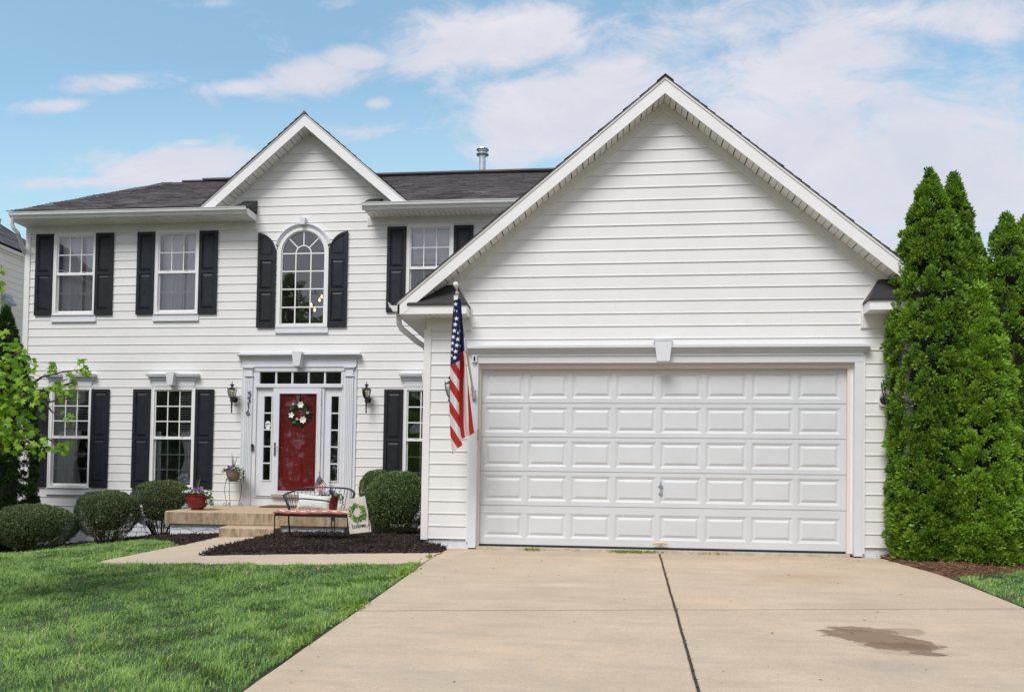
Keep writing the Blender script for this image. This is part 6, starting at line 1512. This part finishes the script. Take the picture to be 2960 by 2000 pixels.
# ------------------------------------------------------------------ young maple at the left
MAP=leafmat('maple_leaf',(.13,.30,.02),(.38,.60,.05),(.52,.68,.14),rough=.45,trans=.42,spec=.35)
def maple():
    Y0=-4.3; bx,_=atY(-230,1500,Y0); bz=float(gz(bx,Y0)); t=thing('maple_tree','young maple with bright yellow green leaves reaching in from the left edge','tree',(bx,Y0,bz)); rg=np.random.default_rng(5)
    mb=MB(); tz=atY(-60,900,Y0)[1]; mb.tube([(bx,Y0,bz-.1),(bx+.03,Y0,bz+.7),(bx-.02,Y0+.03,bz+1.5),(bx,Y0,tz+1.)],[.045,.04,.03,.012],8); mb.build('trunk',W['bark'],t)
    tips=[]; mb=MB()
    def Q(px,py,Y): x,z=atY(px,py,Y); return np.array([x,Y,z])
    BR=[[(-230,1330),(-60,1250),(60,1240),(130,1262),(182,1296)],[(-60,1250),(20,1190),(90,1175),(150,1160),(205,1150)],[(-230,1230),(-80,1160),(40,1150),(120,1090),(180,1075),(236,1068)],
        [(-230,1150),(-90,1080),(0,1050),(50,1020),(85,1030)],[(-80,1160),(20,1120),(90,1110),(150,1190),(195,1215)],[(-230,1120),(-80,1020),(-10,985),(30,1000)],[(20,1240),(70,1270),(100,1290)],[(-60,1250),(0,1290),(30,1300)],[(40,1150),(90,1135),(160,1120),(210,1105)]]
    for i,b in enumerate(BR):
        Yb=Y0+rg.uniform(-.25,.25); P=[Q(px,py,Y0+(Yb-Y0)*k/len(b)) for k,(px,py) in enumerate(b)]
        if b[0][0]==-230: P[0]=np.array([bx,Y0,P[0][2]])
        mb.tube([tuple(p) for p in P],[.014*(1-k/(len(P)+.3))+.0022 for k in range(len(P))],5)
        for k in range(len(P)-1):
            if b[k+1][0]<-120: continue
            L_=np.linalg.norm(P[k+1]-P[k]); m_=max(3,int(L_/.045))
            for j in range(m_):
                s=(j+rg.random())/m_; p=P[k]*(1-s)+P[k+1]*s; 
                if rg.random()<.75:
                    q=p+rg.normal(size=3)*np.array([.05,.08,.05]); mb.tube([tuple(p),tuple(q)],.0016,3); 
                    for _ in range(4): tips.append(q+rg.normal(size=3)*.024)
        for _ in range(7): tips.append(P[-1]+rg.normal(size=3)*.03)
    mb.build('branches',W['bark'],t)
    # the rest of the crown, mostly left of the frame
    def pxy(p): v=(np.asarray(p)-CAM)@AX; return 1480+F*v[0]/v[1],CY-F*v[2]/v[1]
    mb=MB(); top_z=tz+.9
    for k in range(62):
        z0=rg.uniform(bz+1.0,top_z); a=rg.uniform(0,2*PI); L_=rg.uniform(.45,1.0)*(1-.45*(z0-bz-1)/(top_z-bz-1)); 
        p0=np.array([bx,Y0,z0]); e=p0+np.array([math.cos(a)*L_,math.sin(a)*L_,rg.uniform(.0,.38)]); px,py=pxy(e)
        if px>70 or (px>0 and not 1030<py<1290): continue
        mid=(p0+e)/2+rg.normal(size=3)*.04+np.array([0,0,.04]); mb.tube([tuple(p0),tuple(mid),tuple(e)],[.010,.006,.002],5)
        for j in range(26):
            t_=rg.uniform(.3,1); q=p0*(1-t_)+e*t_+rg.normal(size=3)*.035; r_=q+rg.normal(size=3)*.09; px,py=pxy(r_)
            if px>80 or (px>10 and not 1020<py<1300): continue
            mb.tube([tuple(q),tuple(r_)],.0015,3)
            for _ in range(2): tips.append(r_+rg.normal(size=3)*.02)
    mb.build('limbs',W['bark'],t)
    n2=300; C2=np.stack([rg.uniform(*sorted((Q(-30,1100,Y0)[0],Q(75,1100,Y0)[0])),n2),rg.normal(Y0,.16,n2),rg.uniform(Q(0,1270,Y0)[2],Q(0,1030,Y0)[2],n2)],-1)
    P=np.concatenate([np.array(tips),C2]); n=len(P)
    ML=[(0,0,0),(.22,.02,-.01),(.52,.22,-.05),(.26,.34,.02),(.50,.62,-.06),(.18,.62,.01),(0,1,-.07),(-.18,.62,.01),(-.50,.62,-.06),(-.26,.34,.02),(-.52,.22,-.05),(-.22,.02,-.01),(0,.4,.05)]
    MF=[(i,(i+1)%12,12) for i in range(12)]
    D=rg.normal(size=(n,3))*.65+np.array([0.1,-.15,-.75]); up=rg.normal(size=(n,3))*.6+np.array([0,-.8,.6])
    S=rg.uniform(.045,.082,n); scatter('leaves',ML,MF,P,D,up,S,MAP,t,np.clip(.45+.25*rg.normal(size=n),0,1),width=S*.85)
maple()
# ------------------------------------------------------------------ neighbour house
nh=thing('neighbour_house','cream sided neighbour house with grey roof showing at the left edge','house',(-17,6,-1))
XW=-13.0; VC=mat('cream_vinyl',(.84,.765,.69),.5,nscale=1.2,namt=.03)
zs=[atX(0,py,XW)[1] for py in(766.4,785.4,804.3,823.2,842.1)]; cn=(zs[0]-zs[-1])/4
zt_=atX(0,720.2,XW)[1]; bs=zs[-1]-cn*38
mb=MB(); siding(mb,lambda a,o,z:(XW+o,a,z),bs,cn,zt_,lambda z:(-3.,9.6),[]); mb.build('siding',VC,nh)
mb=MB(); mb.box(-23,XW-.01,-3,9.6,-2,zt_+.05); mb.build('wall',VC,nh)
ze_=atX(0,705,XW+.12)[1]; mb=MB(); mb.box(XW-.01,XW+.12,-3.3,9.75,zt_-.0,ze_+.0); mb.box(XW+.0,XW+.035,-3.,9.6,zt_-.06,zt_); mb.build('fascia',VC,nh)
# hip roof: eave at X=XW+.15, rear corner so that the hip line passes the photographed outline
xe_=XW+.15; mb=MB(); h0=ze_+.02
yr0,zr0=atX(0,664,xe_-1.0); 
P1=np.array([xe_-1.0,yr0,zr0]); yr1,_=0,0
slope=(zr0-h0)/1.0
cor_y=10.1
hipend=(xe_-5.,cor_y-5.,h0+slope*5.)
mb.add([(xe_,-3.4,h0),(xe_,cor_y,h0),(hipend[0],hipend[1],hipend[2]),(hipend[0],-3.4,hipend[2])],[(0,1,2,3)])
mb.add([(xe_,cor_y,h0),(xe_-10,cor_y,h0),hipend],[(0,1,2)]); mb.add([(hipend[0],-3.4,hipend[2]),hipend,(xe_-10,cor_y,h0),(xe_-10,-3.4,h0)],[(0,1,2,3)])
L2=math.hypot(5,slope*5)
mb.cur=0
shingle_plane(mb,(xe_+.02,cor_y,h0+.01),(0,-1,0),(-5,0,slope*5),13.4,L2,inside=lambda u,v:(u>v*5/L2+.02),seed=44)
mb.tube([(xe_,cor_y,h0+.02),(hipend[0],hipend[1],hipend[2]+.02)],.035,6)
mb.build('roof',[mat('slate_shingle',(.09,.09,.10),.95,nscale=3,namt=.3,bump=.3,bscale=100),W['shingle']],nh)
ya,za_=atX(9,851,XW+.02); yb_,zb_=atX(20,868,XW+.02)
mb=MB(); mb.box(XW+.018,XW+.04,ya-.05,ya+.30,zb_-.12,za_+.03); mb.prism([(0,za_),(.16,zb_-.10),(.14,zb_-.12),(0,zb_-.12)],lambda u,v,w:(XW+.04+u,w,v),ya,ya+.26); mb.build('vent_hood',W['galv'],nh)
# ------------------------------------------------------------------ trees across the street (only mirrored in the window panes)
def treeline():
    rg=np.random.default_rng(77); cl=[]
    x=-75
    while x<60:
        h=12+3.5*math.sin(x*.13+1)+rg.uniform(-1.5,2.5); 
        if -35<x<-12: h+=3.5
        r=rg.uniform(2.2,3.6); cl.append((x,-52+rg.uniform(-5,5),h,r)); x+=r*1.35
    Ps=[]
    for x,y,h,r in cl:
        n=1900; d=nrm(rg.normal(size=(n,3))); k=1+.25*fbm(d[:,0]*2,d[:,1]*2,d[:,2]*2,2,int(h*10))
        zc=h*.55-2; Ps.append(np.stack([x+d[:,0]*r*k,y+d[:,1]*r*k,zc+d[:,2]*h*.47*k],-1))
    for x,y,z,rx,rz2,n in((-27.5,-50,15.2,4.6,5.6,2600),(-23,-51,12,3.5,4.5,1800),(-33,-50,13,4,5,1800),(-19,-52,10,4,5,1800)):
        d=nrm(rg.normal(size=(n,3))); cl_=rg.integers(0,38,n); cc=nrm(rg.normal(size=(38,3)))*(rg.random((38,1))**.4); P_=cc[cl_]*.8+rg.normal(size=(n,3))*.11
        Ps.append(np.stack([x+P_[:,0]*rx,y+P_[:,1]*rx,z+P_[:,2]*rz2],-1))
    P=np.concatenate(Ps); n=len(P)
    o=scatter('tree_line',LEAF[0],LEAF[1],P,rg.normal(size=(n,3)),rg.normal(size=(n,3)),rg.uniform(.5,1.1,n),leafmat('far_leaf',(.16,.19,.08),(.46,.52,.25),trans=.3),width=rg.uniform(.3,.6,n))
    tag(o,'row of green trees across the street, mirrored in the lower window panes','trees',kind='stuff')
treeline()
# small litter on the driveway and weeds along joints
def litter():
    rg=np.random.default_rng(9); n=150; x=rg.uniform(-.3,5.4,n); y=-rg.random(n)**1.6*6.2-.08; z=-.05+.08*y+.002
    D=rdir(n); D[:,2]*=.1; o=scatter('litter',LEAF[0],LEAF[1],np.stack([x,y,z+.003],-1),D,np.tile([0,0,1.],(n,1)),rg.uniform(.008,.035,n),leafmat('litter_bits',(.05,.03,.02),(.14,.09,.05),trans=0),width=rg.uniform(.005,.012,n)); tag(o,'dark bits of leaf litter scattered on the driveway','litter',kind='stuff')
    P=[];
    for cx,cy,k,s in((.75,-.06,50,.05),(1.9,-.05,40,.06),(2.05,-.07,120,.12),(2.3,-.05,60,.08),(-.53,-4.05,260,.13),(-.56,-2.0,260,.17),(-.56,-5.3,160,.12),(-.48,-.9,30,.04),(3.1,-.05,30,.1)):
        P.append(np.stack([rg.normal(cx,s*(.45 if cx<0 else 1.3),k),rg.normal(cy,s*(1.6 if cx<0 else .25),k),np.zeros(k)],-1))
    P=np.concatenate(P); P[:,2]=gz(P[:,0],P[:,1])+.01; n=len(P); D=rg.normal(size=(n,3)); D[:,2]=abs(D[:,2])*.8+.3
    o=scatter('weeds',LEAF[0],LEAF[1],P,D,rg.normal(size=(n,3)),rg.uniform(.02,.05,n),leafmat('weed_leaf',(.12,.22,.02),(.34,.46,.06),trans=.3),width=rg.uniform(.012,.022,n)); tag(o,'yellow green weeds along the driveway edge and garage door sill','weeds',kind='stuff')
    n=700; t=rg.random(n); y=-t*8; x=2.45+.02*y+rg.normal(size=n)*.007; z=-.05+.08*y-.004
    D=rdir(n); D[:,2]*=.3; D[:,1]*=2; o=scatter('joint_debris',LEAF[0],LEAF[1],np.stack([x,y,z],-1),D,rdir(n),rg.uniform(.01,.03,n),leafmat('joint_bits',(.05,.035,.02),(.22,.17,.12),trans=0),width=.006); tag(o,'brown debris packed in the long joint of the driveway','debris',kind='stuff')
litter()
